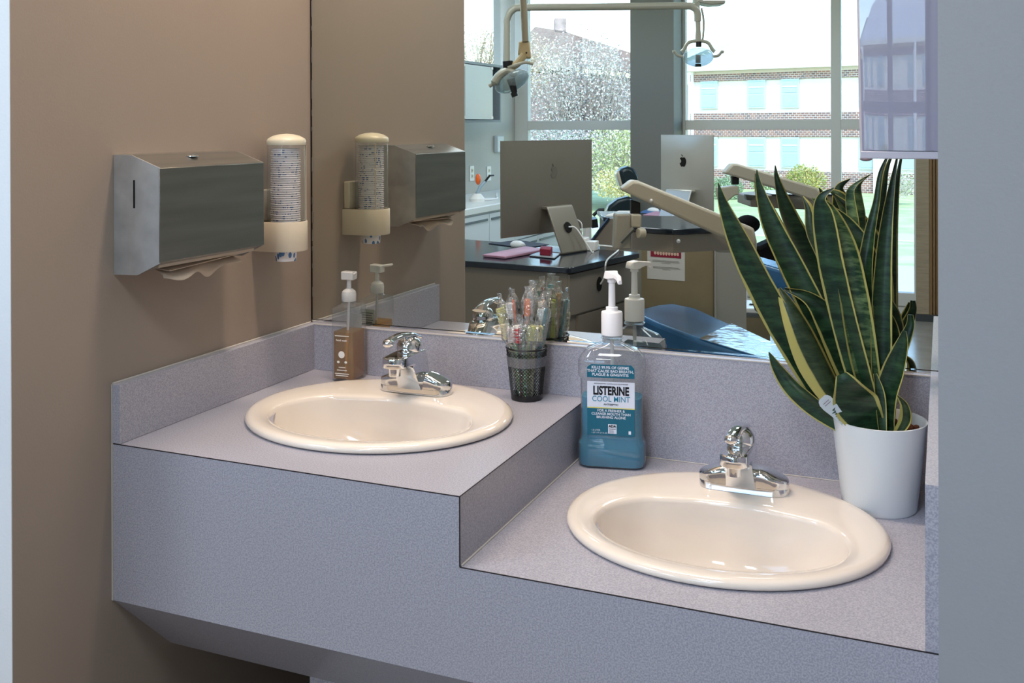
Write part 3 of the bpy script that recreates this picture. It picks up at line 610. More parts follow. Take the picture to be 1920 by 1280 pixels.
TB = [  # (base offset x, y), tilt, azimuth, spin, handle, bristles, label, length
    ((-0.010, -0.006), 0.20, math.radians(205), 0.5, 'b8b45a', 'd8d27a', 'wrapped toothbrush with yellow bristles leaning left out of the mesh cup', 0.172),
    ((-0.004, 0.004), 0.13, math.radians(180), 1.2, '2f8a80', 'c8d0e0', 'wrapped toothbrush with pale bristles and green back leaning left', 0.176),
    ((-0.006, -0.010), 0.10, math.radians(215), -0.2, 'ee6a1e', 'efeae6', 'wrapped orange toothbrush near the cup centre with its bristles turned right', 0.180),
    ((0.004, -0.008), 0.05, math.radians(300), 2.6, 'f07a30', 'e9dfe0', 'wrapped orange toothbrush upright at the right of the cup', 0.182),
    ((0.000, 0.006), 0.03, math.radians(20), 0.8, '3b8f95', 'd6dcd8', 'tallest wrapped toothbrush, teal, at the middle back of the cup', 0.190),
    ((0.010, 0.008), 0.14, math.radians(35), 2.9, 'd8a05a', 'e8dcc8', 'wrapped tan toothbrush leaning toward the mirror', 0.178),
    ((0.014, 0.000), 0.17, math.radians(10), 3.0, '1f8a98', 'e0e4e4', 'wrapped teal toothbrush leaning right out of the cup', 0.165),
    ((0.010, 0.014), 0.20, math.radians(60), 1.0, 'b9c43c', 'dfe0b0', 'wrapped lime toothbrush at the back right of the cup', 0.170),
    ((-0.012, -0.018), 0.09, math.radians(240), -0.4, '9ac08a', 'ecdcd8', 'short wrapped pale-green toothbrush at the front left of the cup', 0.140),
    ((-0.004, -0.020), 0.02, math.radians(250), 0.0, 'c0242c', 'c0242c', 'short wrapped red toothbrush in front near the cup centre', 0.138),
    ((0.003, -0.021), 0.03, math.radians(270), 2.9, '6cc46a', 'eef0ee', 'short wrapped bright-green toothbrush with white bristles in front', 0.142),
    ((0.012, -0.018), 0.06, math.radians(300), 0.9, '8a9a44', 'b8b870', 'short wrapped olive toothbrush at the front right of the cup', 0.146),
    ((0.018, -0.014), 0.10, math.radians(320), 1.4, 'a49a58', 'd0c890', 'short wrapped khaki toothbrush at the right rim of the cup', 0.144),
    ((-0.016, -0.010), 0.16, math.radians(225), 0.2, '7a9a50', 'd2c8a8', 'wrapped moss-green toothbrush tilted over the left rim of the cup', 0.150),
    ((-0.001, -0.016), 0.05, math.radians(230), 0.4, 'e8703a', 'f0e8e0', 'short wrapped coral toothbrush beside the red one', 0.145)]
for (bx, by), ti, az, sp, c1, c2, lb, ln in TB:
    toothbrush((0.553 + bx * 0.8, -0.067 + by * 0.8, H + 0.006), ti, az, sp, c1, c2, lb, ln * (1.10 if ln > 0.15 else 1.0))

# ------------------------------------------------------------------ snake plant
PX, PY = 1.2200, -0.118
plant = thing('snake_plant', 'tall snake plant with yellow-edged dark leaves in a white pot on the lower counter', 'plant', (PX, PY, ZL))
obj('pot', MB().lathe([(0.058, 0.0), (0.0605, 0.003), (0.0765, 0.145), (0.0775, 0.150), (0.0750, 0.1505), (0.0725, 0.146), (0.0700, 0.120)], (0, 0, 0), 56, (True, False)), M_pot, plant)
sr = random.Random(3); so = MB(); rows = []
for j in range(7):
    r = 0.0710 * j / 6; rows.append([(r * math.cos(2 * PI * k / 36) if j else 0.0005 * math.cos(k), r * math.sin(2 * PI * k / 36) if j else 0.0005 * math.sin(k), 0.130 + sr.uniform(-0.0025, 0.003)) for k in range(36)])
so.rings(rows, (False, False)); obj('soil', so, M_soil, plant)
bk = MB()
for k in range(40):
    a = sr.uniform(-0.4, 1.6); r = sr.uniform(0.045, 0.068); s_ = sr.uniform(0.002, 0.005); bk.sphere((r * math.cos(a), r * math.sin(a), 0.134), s_, 6, 4, sr.uniform(0.8, 1.4), 1, 0.8)
obj('bark_chips', bk, M_bark, plant, kind='stuff', smooth=False)
def leaf_material(name, c_dark, c_light):
    er_lo, er_hi = (0.35, 0.38) if 'broad' in name else (0.475, 0.492)
    m = mat(name, '1c3a22', 0.34, spec=0.5); nt = m.node_tree; nd = nt.nodes; b = nd['Principled BSDF']
    uv = nd.new('ShaderNodeUVMap'); uv.uv_map = 'UVMap'; sp = nd.new('ShaderNodeSeparateXYZ'); nt.links.new(uv.outputs[0], sp.inputs[0])
    tc = nd.new('ShaderNodeTexCoord')
    # distance from the mid rib, wobbling
    a = nd.new('ShaderNodeMath'); a.operation = 'SUBTRACT'; a.inputs[1].default_value = 0.5; nt.links.new(sp.outputs[0], a.inputs[0])
    ab = nd.new('ShaderNodeMath'); ab.operation = 'ABSOLUTE'; nt.links.new(a.outputs[0], ab.inputs[0])
    n1 = nd.new('ShaderNodeTexNoise'); n1.inputs['Scale'].default_value = 14; nt.links.new(tc.outputs['Object'], n1.inputs[0])
    w = nd.new('ShaderNodeMath'); w.operation = 'MULTIPLY_ADD'; w.inputs[1].default_value = 0.10; nt.links.new(n1.outputs[0], w.inputs[0]); nt.links.new(ab.outputs[0], w.inputs[2])
    er = nd.new('ShaderNodeMapRange'); er.inputs[1].default_value = er_lo; er.inputs[2].default_value = er_hi; nt.links.new(w.outputs[0], er.inputs[0])
    # mottled cross bands
    mp = nd.new('ShaderNodeMapping'); mp.inputs['Scale'].default_value = (14, 14, 60); nt.links.new(tc.outputs['Object'], mp.inputs[0])
    n2 = nd.new('ShaderNodeTexNoise'); n2.inputs['Scale'].default_value = 1.6; n2.inputs['Detail'].default_value = 6; n2.inputs['Roughness'].default_value = 0.7; nt.links.new(mp.outputs[0], n2.inputs[0])
    r2 = nd.new('ShaderNodeValToRGB'); e = r2.color_ramp.elements; e[0].position = 0.42; e[0].color = (*lin(c_dark), 1); e[1].position = 0.68; e[1].color = (*lin(c_light), 1); nt.links.new(n2.outputs[0], r2.inputs[0])
    mx = nd.new('ShaderNodeMix'); mx.data_type = 'RGBA'; nt.links.new(er.outputs[0], mx.inputs[0]); nt.links.new(r2.outputs[0], mx.inputs[6]); mx.inputs[7].default_value = (*lin('a59d5a'), 1)
    nt.links.new(mx.outputs[2], b.inputs['Base Color']); return m
M_leaf = leaf_material('snake_leaf', '0f2618', '2f4c30'); M_leafy = leaf_material('broad_margin_leaf', '1c2c1a', '3a4a30'); M_leafm = leaf_material('mottled_leaf', '1a3622', '6f8658')
def leaf(pts, curl=0.35, twist=0.0, mt=None, label=None):
    """pts: (u, v, y, width px) from tip to root, measured on the photograph at wall distance y"""
    P = [onY(u, v, y) for u, v, y, w in pts]; W = [w / 1920 * 1.72 * 0.84 for *_, w in pts]
    C_ = spline(P, 6); Ws = spline([(w, 0, 0) for w in W], 6); Ws = [max(0.0008, w.x) for w in Ws]
    mb = MB(); uvs = []; n = 6; N = len(C_); top, bot = [], []
    for i, c in enumerate(C_):
        t = (C_[min(i + 1, N - 1)] - C_[max(i - 1, 0)]).normalized(); view = (Vector(CAM) - c).normalized()
        nrm = (view - t * view.dot(t)).normalized(); nrm = Matrix.Rotation(twist, 3, t) @ nrm; s_ = t.cross(nrm)
        rt, rb = [], []
        for k in range(n + 1):
            q = k / n * 2 - 1; p = c + s_ * (q * Ws[i] / 2) + nrm * (curl * Ws[i] * (q * q - 0.5)); th = 0.0007 + 0.0016 * (1 - q * q) * min(1, i / N * 4)
            rt.append(p + nrm * th); rb.append(p - nrm * th)
        top.append(rt); bot.append(rb)
    R_ = [a + b[::-1] for a, b in zip(top, bot)]
    mb.rings(R_)
    for i in range(N): uvs += [(k / n, i / N) for k in range(n + 1)] + [(k / n, i / N) for k in range(n, -1, -1)]
    return obj('leaf', mb, mt or M_leaf, plant, world=True, uvs=uvs, angle=70, label=label)
LV = [
    ([(1347, 343, -.190, 2), (1358, 385, -.188, 26), (1388, 455, -.182, 54), (1432, 545, -.172, 66), (1486, 640, -.160, 70), (1545, 735, -.145, 60), (1615, 815, -.130, 34)], 0.25, 0.3),
    ([(1419, 318, -.110, 2), (1424, 352, -.110, 18), (1446, 420, -.110, 46), (1490, 510, -.110, 58), (1530, 590, -.110, 60), (1575, 680, -.112, 56), (1630, 810, -.118, 34)], 0.2, -0.1),
    ([(1461, 540, -.170, 8), (1475, 565, -.170, 34), (1500, 615, -.168, 64), (1530, 680, -.160, 78), (1568, 745, -.150, 60), (1620, 812, -.135, 30)], -0.35, -0.5),
    ([(1471, 541, -.120, 6), (1520, 560, -.120, 34), (1560, 605, -.118, 70), (1590, 665, -.116, 80), (1615, 740, -.116, 60), (1640, 810, -.118, 34)], 0.35, 0.3),
    ([(1564, 352, -.165, 2), (1540, 372, -.165, 22), (1545, 410, -.163, 50), (1560, 500, -.158, 58), (1583, 600, -.150, 58), (1610, 700, -.142, 56), (1645, 812, -.130, 36)], 0.18, 0.2),
    ([(1505, 368, -.130, 3), (1516, 392, -.130, 22), (1522, 435, -.130, 34), (1545, 490, -.130, 34), (1580, 600, -.128, 36), (1630, 812, -.122, 30)], -0.3, 0.5),
    ([(1522, 372, -.135, 2), (1550, 392, -.135, 34), (1580, 460, -.137, 56), (1597, 540, -.139, 64), (1610, 620, -.140, 66), (1622, 690, -.138, 60), (1650, 812, -.126, 34)], 0.3, -0.2),
    ([(1545, 378, -.100, 4), (1590, 425, -.100, 38), (1628, 490, -.102, 50), (1642, 570, -.104, 52), (1646, 680, -.108, 46), (1655, 810, -.112, 32)], 0.3, -0.4),
    ([(1621, 334, -.080, 2), (1602, 348, -.080, 10), (1594, 366, -.080, 20), (1600, 415, -.080, 26), (1606, 465, -.082, 18), (1622, 560, -.086, 16), (1655, 812, -.100, 20)], 0.3, 0.1),
    ([(1668, 285, -.100, 3), (1652, 325, -.102, 11), (1644, 380, -.105, 16), (1630, 450, -.112, 28), (1622, 540, -.120, 40), (1630, 680, -.124, 44), (1652, 812, -.124, 30)], 0.4, 0.35),
    ([(1684, 285, -.110, 3), (1674, 335, -.112, 11), (1664, 400, -.115, 24), (1656, 480, -.120, 36), (1651, 600, -.126, 46), (1652, 720, -.128, 44), (1660, 815, -.126, 30)], 0.35, -0.25),
    ([(1707, 590, -.080, 12), (1706, 612, -.080, 20), (1690, 650, -.085, 32), (1668, 690, -.092, 42), (1657, 750, -.100, 40), (1660, 812, -.108, 28)], 0.3, 0.0),
    ([(1696, 620, -.150, 8), (1692, 645, -.150, 28), (1678, 690, -.148, 48), (1664, 735, -.145, 50), (1662, 780, -.140, 40), (1668, 822, -.135, 26)], 0.25, 0.3),
    ([(1578, 701, -.195, 26), (1588, 722, -.195, 58), (1602, 752, -.176, 98), (1620, 780, -.168, 86), (1645, 808, -.150, 44)], 0.12, 0.1),
    ([(1442, 660, -.145, 3), (1460, 692, -.147, 30), (1490, 730, -.150, 44), (1535, 768, -.150, 44), (1590, 808, -.145, 26)], 0.3, 0.4),
    ([(1683, 741, -.165, 3), (1697, 760, -.165, 20), (1700, 785, -.163, 28), (1688, 808, -.160, 22), (1672, 828, -.158, 14)], 0.5, 0.4),
    ([(1660, 575, -.060, 4), (1672, 610, -.060, 26), (1676, 660, -.065, 36), (1668, 740, -.080, 34), (1665, 812, -.095, 26)], 0.3, 0.0),
    ([(1640, 700, -.150, 8), (1648, 740, -.155, 24), (1652, 790, -.160, 22), (1655, 825, -.162, 14)], 0.4, -0.5)]
for i_, (pts, cu, tw_) in enumerate(LV): leaf(pts, cu, tw_, M_leafm if i_ in (6, 8) else M_leafy if i_ in (2, 5, 15) else None, 'pale mottled leaf' if i_ in (6, 8) else 'leaf with broad yellow margins' if i_ in (2, 5, 15) else None)
tg = thing('plant_tag', 'small white plastic plant tag stuck in the left edge of the pot', 'tag', tuple(onY(1610, 815, -.150)))
p0, p1 = onY(1541, 745, -.200), onY(1603, 812, -.158); ax = (p1 - p0).normalized(); vw = (Vector(CAM) - p0).normalized(); sd_ = ax.cross(vw).normalized()
tm = MB(); L_ = (p1 - p0).length; wr = []
for f, w in ((0.0, 0.006), (0.03, 0.0095), (0.10, 0.0120), (0.22, 0.0120), (0.40, 0.0095), (0.7, 0.007), (1.0, 0.006)):
    c = p0 + ax * L_ * f; wr.append([c + sd_ * w + vw * .0004, c - sd_ * w + vw * .0004, c - sd_ * w - vw * .0004, c + sd_ * w - vw * .0004])
obj('tag_card', tm.rings(wr), mat('tag_plastic', 'c9d4dc', 0.3), tg, world=True, smooth=False)
gp = MB()
for k in range(9):
    c = p0 + ax * L_ * (0.33 + 0.05 * k); gp.prism([c + vw * .0006 + sd_ * (random.uniform(-.007, .0)), c + vw * .0006 + sd_ * random.uniform(0.001, .007), c + ax * L_ * 0.045 + vw * .0006], vw * 0.0002)
obj('tag_picture', gp, mat('tag_green', '3a5548', 0.4), tg, world=True, smooth=False)
for k in range(2):
    c = p0 + ax * L_ * (0.12 + 0.05 * k) + vw * .0006; obj('tag_print', MB().prism([c - sd_ * .006, c + sd_ * .006, c + sd_ * .006 + ax * .0012, c - sd_ * .006 + ax * .0012], vw * 0.0002), mat('tag_ink', '8a6f80', 0.5), tg, world=True, smooth=False)

# ------------------------------------------------------------------ glossy dispenser hung on the right wall
yf = -0.250
q0 = onY(1612, 296, yf); q1 = onY(1605, -40, yf)
gd = thing('glove_dispenser', 'glossy pale plastic dispenser on the right wall above the plant, mirroring the window', 'dispenser', (1.26, yf + 0.04, q0.z))
M_gloss = bpy.data.materials.new('glossy_pale_plastic'); M_gloss.use_nodes = True; gn = M_gloss.node_tree; gg = gn.nodes.new('ShaderNodeBsdfGlossy'); gg.inputs['Roughness'].default_value = 0.0
gb = gn.nodes['Principled BSDF']; gb.inputs['Base Color'].default_value = (*lin('82829a'), 1); gb.inputs['Roughness'].default_value = 0.4; gm = gn.nodes.new('ShaderNodeMixShader'); gm.inputs[0].default_value = 0.11
gn.links.new(gb.outputs[0], gm.inputs[1]); gn.links.new(gg.outputs[0], gm.inputs[2]); gn.links.new(gm.outputs[0], gn.nodes['Material Output'].inputs[0])
xw = 1.3160
def gx(z, f): return q0.x + (q1.x - q0.x) * (z - q0.z) / (q1.z - q0.z) + f
rr_ = []
zs = [q0.z + k * 0.05 for k in range(9)]
obj('housing', MB().rings([[(gx(z, 0.0), yf + 0.008, z), (gx(z, 0.006), yf, z), (xw, yf, z), (xw, yf + 0.085, z), (gx(z, 0.006), yf + 0.085, z), (gx(z, 0.0), yf + 0.078, z)] for z in (q0.z, zs[-1])]), mat('pale_plastic_body', 'a9a7b4', 0.35), gd, world=True, smooth=False)
# slightly bowed clear-coated front cover, tilted a little downwards
cv = MB(); rows = []
for j in range(11):
    z = q0.z + 0.012 + j * 0.036; row = []
    for i in range(13):
        f = i / 12; x = gx(z, 0.004) + f * (xw - 0.0006 - gx(z, 0.004) ) ; bow = 0.0012 * math.sin(PI * f) ** 0.5
        row.append((x, yf - 0.0005 - bow - (z - q0.z) * 0.010 - (x - q0.x) * 0.028, z))
    rows.append(row)
cvr = MB().rings([r + [(p[0], yf + 0.004, p[2]) for p in r[::-1]] for r in rows]); obj('front_cover', cvr, M_gloss, gd, world=True, angle=60)
obj('bottom_lip', MB().box((q0.x + 0.001, yf - 0.003, q0.z - 0.001), (xw - 0.0006, yf + 0.03, q0.z + 0.011)), mat('pale_plastic_lip', 'b4b2c0', 0.3), gd, world=True, bevel=0.0015)
obj('corner_foot', MB().sphere((q0.x + 0.009, yf + 0.004, q0.z - 0.0015), 0.0075, 16, 8, 1.3, 1, 0.5), mat('pinkish_foot', '8d7a80', 0.3), gd, world=True)

# ================================================================== THE TREATMENT ROOM (seen in the mirror)
def quadprism(pts, d, mb=None):
    return (mb or MB()).prism(pts, d)
# --- side cabinets along the west wall
sc = thing('side_counter', 'white base cabinets with pale worktop along the far side wall', 'cabinet', (-1.82, -4.9, 0))
obj('carcass', MB().box((LX + 0.001, -6.25, 0.08), (-1.525, -3.3, 0.865)), mat('white_laminate', 'd5dde4', 0.4), sc, smooth=False, world=True)
obj('worktop', MB().box((LX + 0.001, -6.26, 0.868), (-1.495, -3.28, 0.915)), mat('pale_worktop', 'dde2e4', 0.3), sc, world=True, bevel=0.006)
yy = -3.45; M_wl = MATS['white_laminate']
while yy > -6.1:
    y2 = yy - 0.45
    for z0, z1 in ((0.10, 0.38), (0.39, 0.62), (0.63, 0.855)):
        dr = obj('drawer', MB().box((-1.524, yy - 0.004, z0), (-1.505, y2 + 0.004, z1)), M_wl, sc, smooth=False, world=True)
        obj('pull', MB().box((-1.5045, yy - 0.03, z1 - 0.045), (-1.500, y2 + 0.03, z1 - 0.03)), mat('dark_pull', '54606a', 0.4), dr, smooth=False, world=True)
    yy = y2
uc = thing('wall_cabinet', 'grey wall cabinet with frosted glass doors above the white counter', 'cabinet', (-1.96, -4.6, 1.48))
obj('carcass', MB().box((LX + 0.001, -5.27, 1.475), (-1.815, -3.6, 1.492)).box((LX + 0.001, -5.27, 1.893), (-1.80, -3.6, 1.912)).box((LX + 0.001, -5.27, 1.492), (-1.815, -5.25, 1.893)).box((LX + 0.001, -5.25, 1.492), (LX + 0.012, -3.6, 1.893)), mat('grey_cabinet', '7d8890', 0.5), uc, smooth=False, world=True)
for a, b in ((-3.62, -4.10), (-4.105, -4.60), (-4.605, -5.09)):
    dr = obj('door', MB().box((-1.808, a, 1.497), (-1.802, b + 0.006, 1.888)), M_bluedoor, uc, smooth=False, world=True)
    for zz in (1.50, 1.87): obj('hinge', MB().box((-1.8015, b + 0.008, zz), (-1.797, b + 0.04, zz + 0.018)), M_white, dr, smooth=False, world=True)
def outlet(y, z, label, sw=False):
    t = thing('wall_outlet', label, 'outlet', (LX, y, z), 0, 'outlets above the side counter')
    obj('cover_plate', MB().box((LX + 0.0005, y - 0.04, z - 0.06), (LX + 0.006, y + 0.04, z + 0.06)), M_white, t, world=True, bevel=0.002)
    for dz in (-0.022, 0.022):
        s = obj('socket', MB().box((LX + 0.006, y - 0.018, z + dz - 0.015), (LX + 0.008, y + 0.018, z + dz + 0.015)), M_cream, t, world=True, smooth=False)
        obj('slots', MB().box((LX + 0.008, y - 0.008, z + dz - 0.006), (LX + 0.0085, y - 0.005, z + dz + 0.008)).box((LX + 0.008, y + 0.005, z + dz - 0.006), (LX + 0.0085, y + 0.008, z + dz + 0.008)), M_slot, s, world=True, smooth=False)
o1 = mX(884, 325, LX); o2 = mX(916, 325, LX); outlet(o1.y, o1.z, 'white outlet nearer the cut edge of the mirrored wall'); outlet(o2.y, o2.z, 'white outlet beside the silver monitor edge')
o3 = mX(932, 270, LX)
bx_ = thing('wall_box', 'small pale plastic box on the wall under the wall cabinet', 'switch box', tuple(o3)); obj('housing', MB().box((LX + 0.0005, o3.y - 0.07, o3.z - 0.07), (LX + 0.035, o3.y + 0.07, o3.z + 0.07)), mat('pale_box', 'c3ccd2', 0.4), bx_, world=True, bevel=0.008)
obj('window', MB().box((LX + 0.035, o3.y - 0.02, o3.z - 0.05), (LX + 0.037, o3.y + 0.03, o3.z - 0.035)), M_white, bx_, world=True, smooth=False)
# curing light in a holder on the side counter
cu0 = Vector((-1.72, -4.62, 0.915))
hv = thing('curing_light', 'orange-shielded dental curing light with black tip on the side counter', 'dental tool', tuple(cu0))
obj('stand', MB().lathe([(0.055, 0), (0.055, 0.02), (0.03, 0.05), (0.018, 0.055)], (0, 0, 0), 20), M_white, hv)
obj('handpiece', MB().tube([(0, 0, 0.05), (0.01, -0.03, 0.10), (0.03, -0.07, 0.135)], [0.014, 0.012, 0.010], 12), mat('tool_grey', '8ea4b4', 0.3), hv)
obj('shield', MB().sphere((0.0, -0.02, 0.155), 0.05, 18, 10, 0.3, 0.75, 0.8), M_orange, hv)
obj('tip', MB().tube([(0.03, -0.07, 0.135), (0.04, -0.13, 0.175), (0.045, -0.19, 0.175)], [0.009, 0.007, 0.005], 10), M_black, hv)
obj('cord', MB().tube(spline([(0.03, 0.03, 0.012), (0.06, -0.2, 0.006), (-0.05, -0.45, 0.006), (-0.2, -0.8, 0.006)], 6), 0.008, 6), M_white, hv)

# --- desk in front
def desk_top_poly(z, pts): return [(p[0], p[1], z) for p in pts]
dk = thing('work_desk', 'taupe cabinet desk with glossy navy top carrying the nearer monitor', 'desk', (-0.5, -2.5, 0))
A_, B_, C2, D2 = (-1.10, -2.20), (-0.135, -2.130), (0.0, -2.760), (-1.10, -2.98)
def rounded(pts, r=0.03, n=4):
    out = []; N = len(pts)
    for i in range(N):
        p = Vector(pts[i]).to_2d() if len(pts[i]) > 2 else Vector(pts[i]); a = Vector(pts[i - 1]); b = Vector(pts[(i + 1) % N])
        u_ = (a - p).normalized() * r; v_ = (b - p).normalized() * r
        for k in range(n + 1):
            t = k / n; out.append(tuple(p + u_ * (1 - t) ** 2 + v_ * t ** 2))
    return out
tp = rounded([A_, B_, C2, D2], 0.035)
obj('desktop', MB().prism([(x, y, 0.818) for x, y in tp], (0, 0, 0.026)), M_navy, dk, world=True, bevel=0.004)
ins = [(-1.08, -2.225), (-0.160, -2.160), (-0.035, -2.735), (-1.08, -2.95)]
obj('cabinet_body', MB().prism([(x, y, 0.06) for x, y in ins], (0, 0, 0.757)), M_cabbrown, dk, smooth=False, world=True)
obj('plinth', MB().prism([(x * 0.98 - 0.01, y * 0.99 - 0.02, 0.0) for x, y in ins], (0, 0, 0.06)), M_black, dk, smooth=False, world=True)
e0, e1 = Vector((*ins[1], 0)), Vector((*ins[2], 0)); ed = (e1 - e0).normalized(); en = Vector((ed.y * -1, ed.x, 0)); en = en if en.x > 0 else -en; el = (e1 - e0).length
def side_panel(f0, f1, z0, z1):
    a = e0 + ed * el * f0 + en * 0.0005; b = e0 + ed * el * f1 + en * 0.0005
    return MB().prism([(a.x, a.y, z0), (b.x, b.y, z0), (b.x, b.y, z1), (a.x, a.y, z1)], en * 0.012)
for k, (z0, z1, n_) in enumerate(((0.09, 0.36, 'drawer'), (0.37, 0.625, 'drawer'), (0.635, 0.81, 'side_board'))):
    obj(n_, side_panel(0.12 if k < 2 else 0.0, 0.97, z0, z1), M_cabbrown, dk, smooth=False, world=True)
ch = e0 + ed * el * 0.42 + en * 0.0135
obj('cable_hole', MB().prism([ch + ed * 0.022 * math.cos(2 * PI * k / 20) + Vector((0, 0, 0.74 + 0.032 * math.sin(2 * PI * k / 20))) for k in range(20)], en * 0.002), M_slot, dk, world=True, smooth=False)

# --- iMac style computers
def apple(c, xd, yd, nd_, s, m, parent, name='logo'):
    pts = [(0, .62), (.22, .70), (.48, .62), (.62, .44), (.42, .26), (.36, .02), (.44, -.2), (.68, -.34), (.58, -.58), (.36, -.86), (.18, -.9), (0, -.82), (-.18, -.9), (-.36, -.86), (-.6, -.5), (-.7, -.1), (-.66, .3), (-.46, .6), (-.22, .7)]
    pts = [(p.x, p.y) for p in spline([(x, y, 0) for x, y in pts + [pts[0]]], 3)][:-1]
    mb = MB().prism([c + xd * x * s + yd * y * s for x, y in pts], nd_ * 0.0012)
    lf = [(0.02, .78), (.10, 1.02), (.32, 1.2), (.26, .95), (.10, .80)]
    mb.prism([c + xd * x * s + yd * y * s for x, y in lf], nd_ * 0.0012); return obj(name, mb, m, parent, world=True, smooth=False)
def computer(pl, pr_, ztop, zbot, desk_z, m, logom, label, foot_off, loc):
    """pl, pr_: back-panel edges (x, y) as seen from behind, left and right in the mirror"""
    t = thing('desktop_computer', label, 'computer', (loc[0], loc[1], desk_z))
    L, Rr = Vector((*pl, 0)), Vector((*pr_, 0)); ax = (Rr - L).normalized(); w = (Rr - L).length; n_ = Vector((-ax.y, ax.x, 0)); n_ = n_ if n_.y > 0 else -n_
    mid = (L + Rr) / 2; rows = []
    for off, ins_ in ((-0.012, 0.0), (-0.006, 0.0), (-0.002, 0.08), (0.010, 0.35), (0.020, 0.6), (0.024, 0.8)):
        a = L + ax * ins_ * w * 0.5; b = Rr - ax * ins_ * w * 0.5; zi = (ztop - zbot) * ins_ * 0.3
        rows.append([a + n_ * off + Vector((0, 0, zbot + zi)), b + n_ * off + Vector((0, 0, zbot + zi)), b + n_ * off + Vector((0, 0, ztop - zi)), a + n_ * off + Vector((0, 0, ztop - zi))])
    obj('display_housing', MB().rings(rows), m, t, world=True, angle=60)
    sc_ = MB().prism([L - n_ * 0.013 + ax * 0.02 + Vector((0, 0, zbot + 0.07)), Rr - n_ * 0.013 - ax * 0.02 + Vector((0, 0, zbot + 0.07)), Rr - n_ * 0.013 - ax * 0.02 + Vector((0, 0, ztop - 0.02)), L - n_ * 0.013 + ax * 0.02 + Vector((0, 0, ztop - 0.02))], n_ * -0.001)
    obj('screen', sc_, M_black, t, world=True, smooth=False)
    apple(mid + n_ * 0.0248 + Vector((0, 0, zbot + (ztop - zbot) * 0.66)), ax * -1, Vector((0, 0, 1)), n_, 0.034, logom, t)
    hw = 0.095; zt = zbot + (ztop - zbot) * 0.30; fw = mid + n_ * foot_off
    prof_ = [(0.026, zt), (0.060, zt), (0.068, zt - 0.012), (0.155, desk_z + 0.008), (0.150, desk_z), (-0.04, desk_z), (-0.04, desk_z + 0.008), (0.142, desk_z + 0.010), (0.058, zt - 0.014), (0.026, zt - 0.014)]
    st = obj('stand', MB().prism([mid - ax * hw + n_ * a + Vector((0, 0, z)) for a, z in prof_], ax * 2 * hw), m, t, world=True, bevel=0.003, angle=30)
    zc = (zt + desk_z) / 2; oc = 0.068 + (0.155 - 0.068) * ((zt - 0.012 - zc) / (zt - 0.02 - desk_z)); sl_ = Vector((0, 0, -1)) * (zt - desk_z) + n_ * 0.087; sl_.normalize()
    nn = ax.cross(sl_); nn = nn if nn.dot(n_) > 0 else -nn
    c = mid + n_ * (oc + 0.001) + Vector((0, 0, zc + 0.01))
    obj('cable_opening', MB().prism([c + ax * 0.026 * math.cos(2 * PI * k / 20) + sl_ * 0.026 * math.sin(2 * PI * k / 20) for k in range(20)], nn * 0.002), M_slot, st, world=True, smooth=False)
    end = c + n_ * 0.10 + ax * 0.07; end.z = desk_z + 0.005
    obj('power_cord', MB().tube(spline([c + nn * 0.004, c + nn * 0.03 + ax * 0.03 + Vector((0, 0, -0.02)), c + n_ * 0.09 + ax * 0.06 + Vector((0, 0, -0.11)), end], 6), 0.0035, 6), M_white, t, world=True)
    return t
DZ = 0.844
pl = mD(941.5, 300, 4.69); pr2 = mD(1111.5, 300, 5.20)
computer((pl.x, pl.y), (pr2.x, pr2.y), 1.3765, 0.930, DZ, M_imac, M_logo2, 'silver all-in-one computer seen from behind on the nearer desk', 0, ((pl.x + pr2.x) / 2, (pl.y + pr2.y) / 2))
def slab(name, label, cat, pts, z, h, m, group=None, bevel=0.003):
    c = sum((Vector(p) for p in pts), Vector((0, 0, 0))) / len(pts)
    o = obj(name, MB().prism([(p[0] - c.x, p[1] - c.y, 0) for p in pts], (0, 0, h)), m, bevel=bevel); o.location = (c.x, c.y, z)
    return tag(o, label, cat, group)
def mzs(z, *uv): return [mZ(u, v, z) for u, v in uv]
slab('mouse_pad', 'dark blue mouse pad under the white mouse', 'mouse pad', mzs(DZ, (916, 457), (985, 466), (1030, 459), (972, 451)), DZ + 0.0005, 0.003, mat('pad_blue', '1d2438', 0.7))
def mouse(u, v, z, label, s=1.0):
    c = mZ(u, v, z); t = thing('computer_mouse', label, 'mouse', (c.x, c.y, z), 0.6)
    obj('shell', MB().sphere((0, 0, 0.004), 0.055 * s, 20, 10, 1.0, 0.55, 0.42), M_white, t); obj('underside', MB().lathe([(0.045 * s, 0), (0.050 * s, 0.006)], (0, 0, 0), 20, sx=1, sy=0.55), M_black, t)
mouse(971, 461, DZ + 0.0045, 'white computer mouse on the nearer desk')
slab('tablet_case', 'pink folded tablet case on the nearer navy desk', 'case', mzs(DZ, (905, 482), (948, 486), (1023, 472), (985, 466)), DZ + 0.001, 0.012, M_pink)
slab('notepad', 'thin grey tablet under the red box', 'tablet', mzs(DZ, (992, 481), (1040, 486), (1052, 476), (1010, 474)), DZ + 0.001, 0.006, mat('tab_grey', '8a8f96', 0.3))
rb = slab('red_box', 'small dark red box behind the monitor stand', 'box', mzs(DZ, (1012, 481), (1032, 483), (1036, 477), (1014, 475)), DZ + 0.0072, 0.03, M_red)
hub = thing('charging_block', 'white charging block with cables beside the monitor', 'charger', tuple(mZ(1090, 468, DZ)))
hp = mZ(1090, 468, DZ)
obj('housing', MB().box((hp.x - 0.075, hp.y - 0.04, DZ + 0.0005), (hp.x + 0.03, hp.y + 0.03, DZ + 0.06)), M_white, hub, world=True, bevel=0.006)
obj('plug', MB().box((hp.x + 0.031, hp.y - 0.03, DZ + 0.0005), (hp.x + 0.08, hp.y + 0.03, DZ + 0.045)), M_white, hub, world=True, bevel=0.003)
a1, a2 = mZ(1130, 462, DZ), mZ(1160, 468, DZ); a3 = e0 + ed * el * 0.42 + en * 0.02
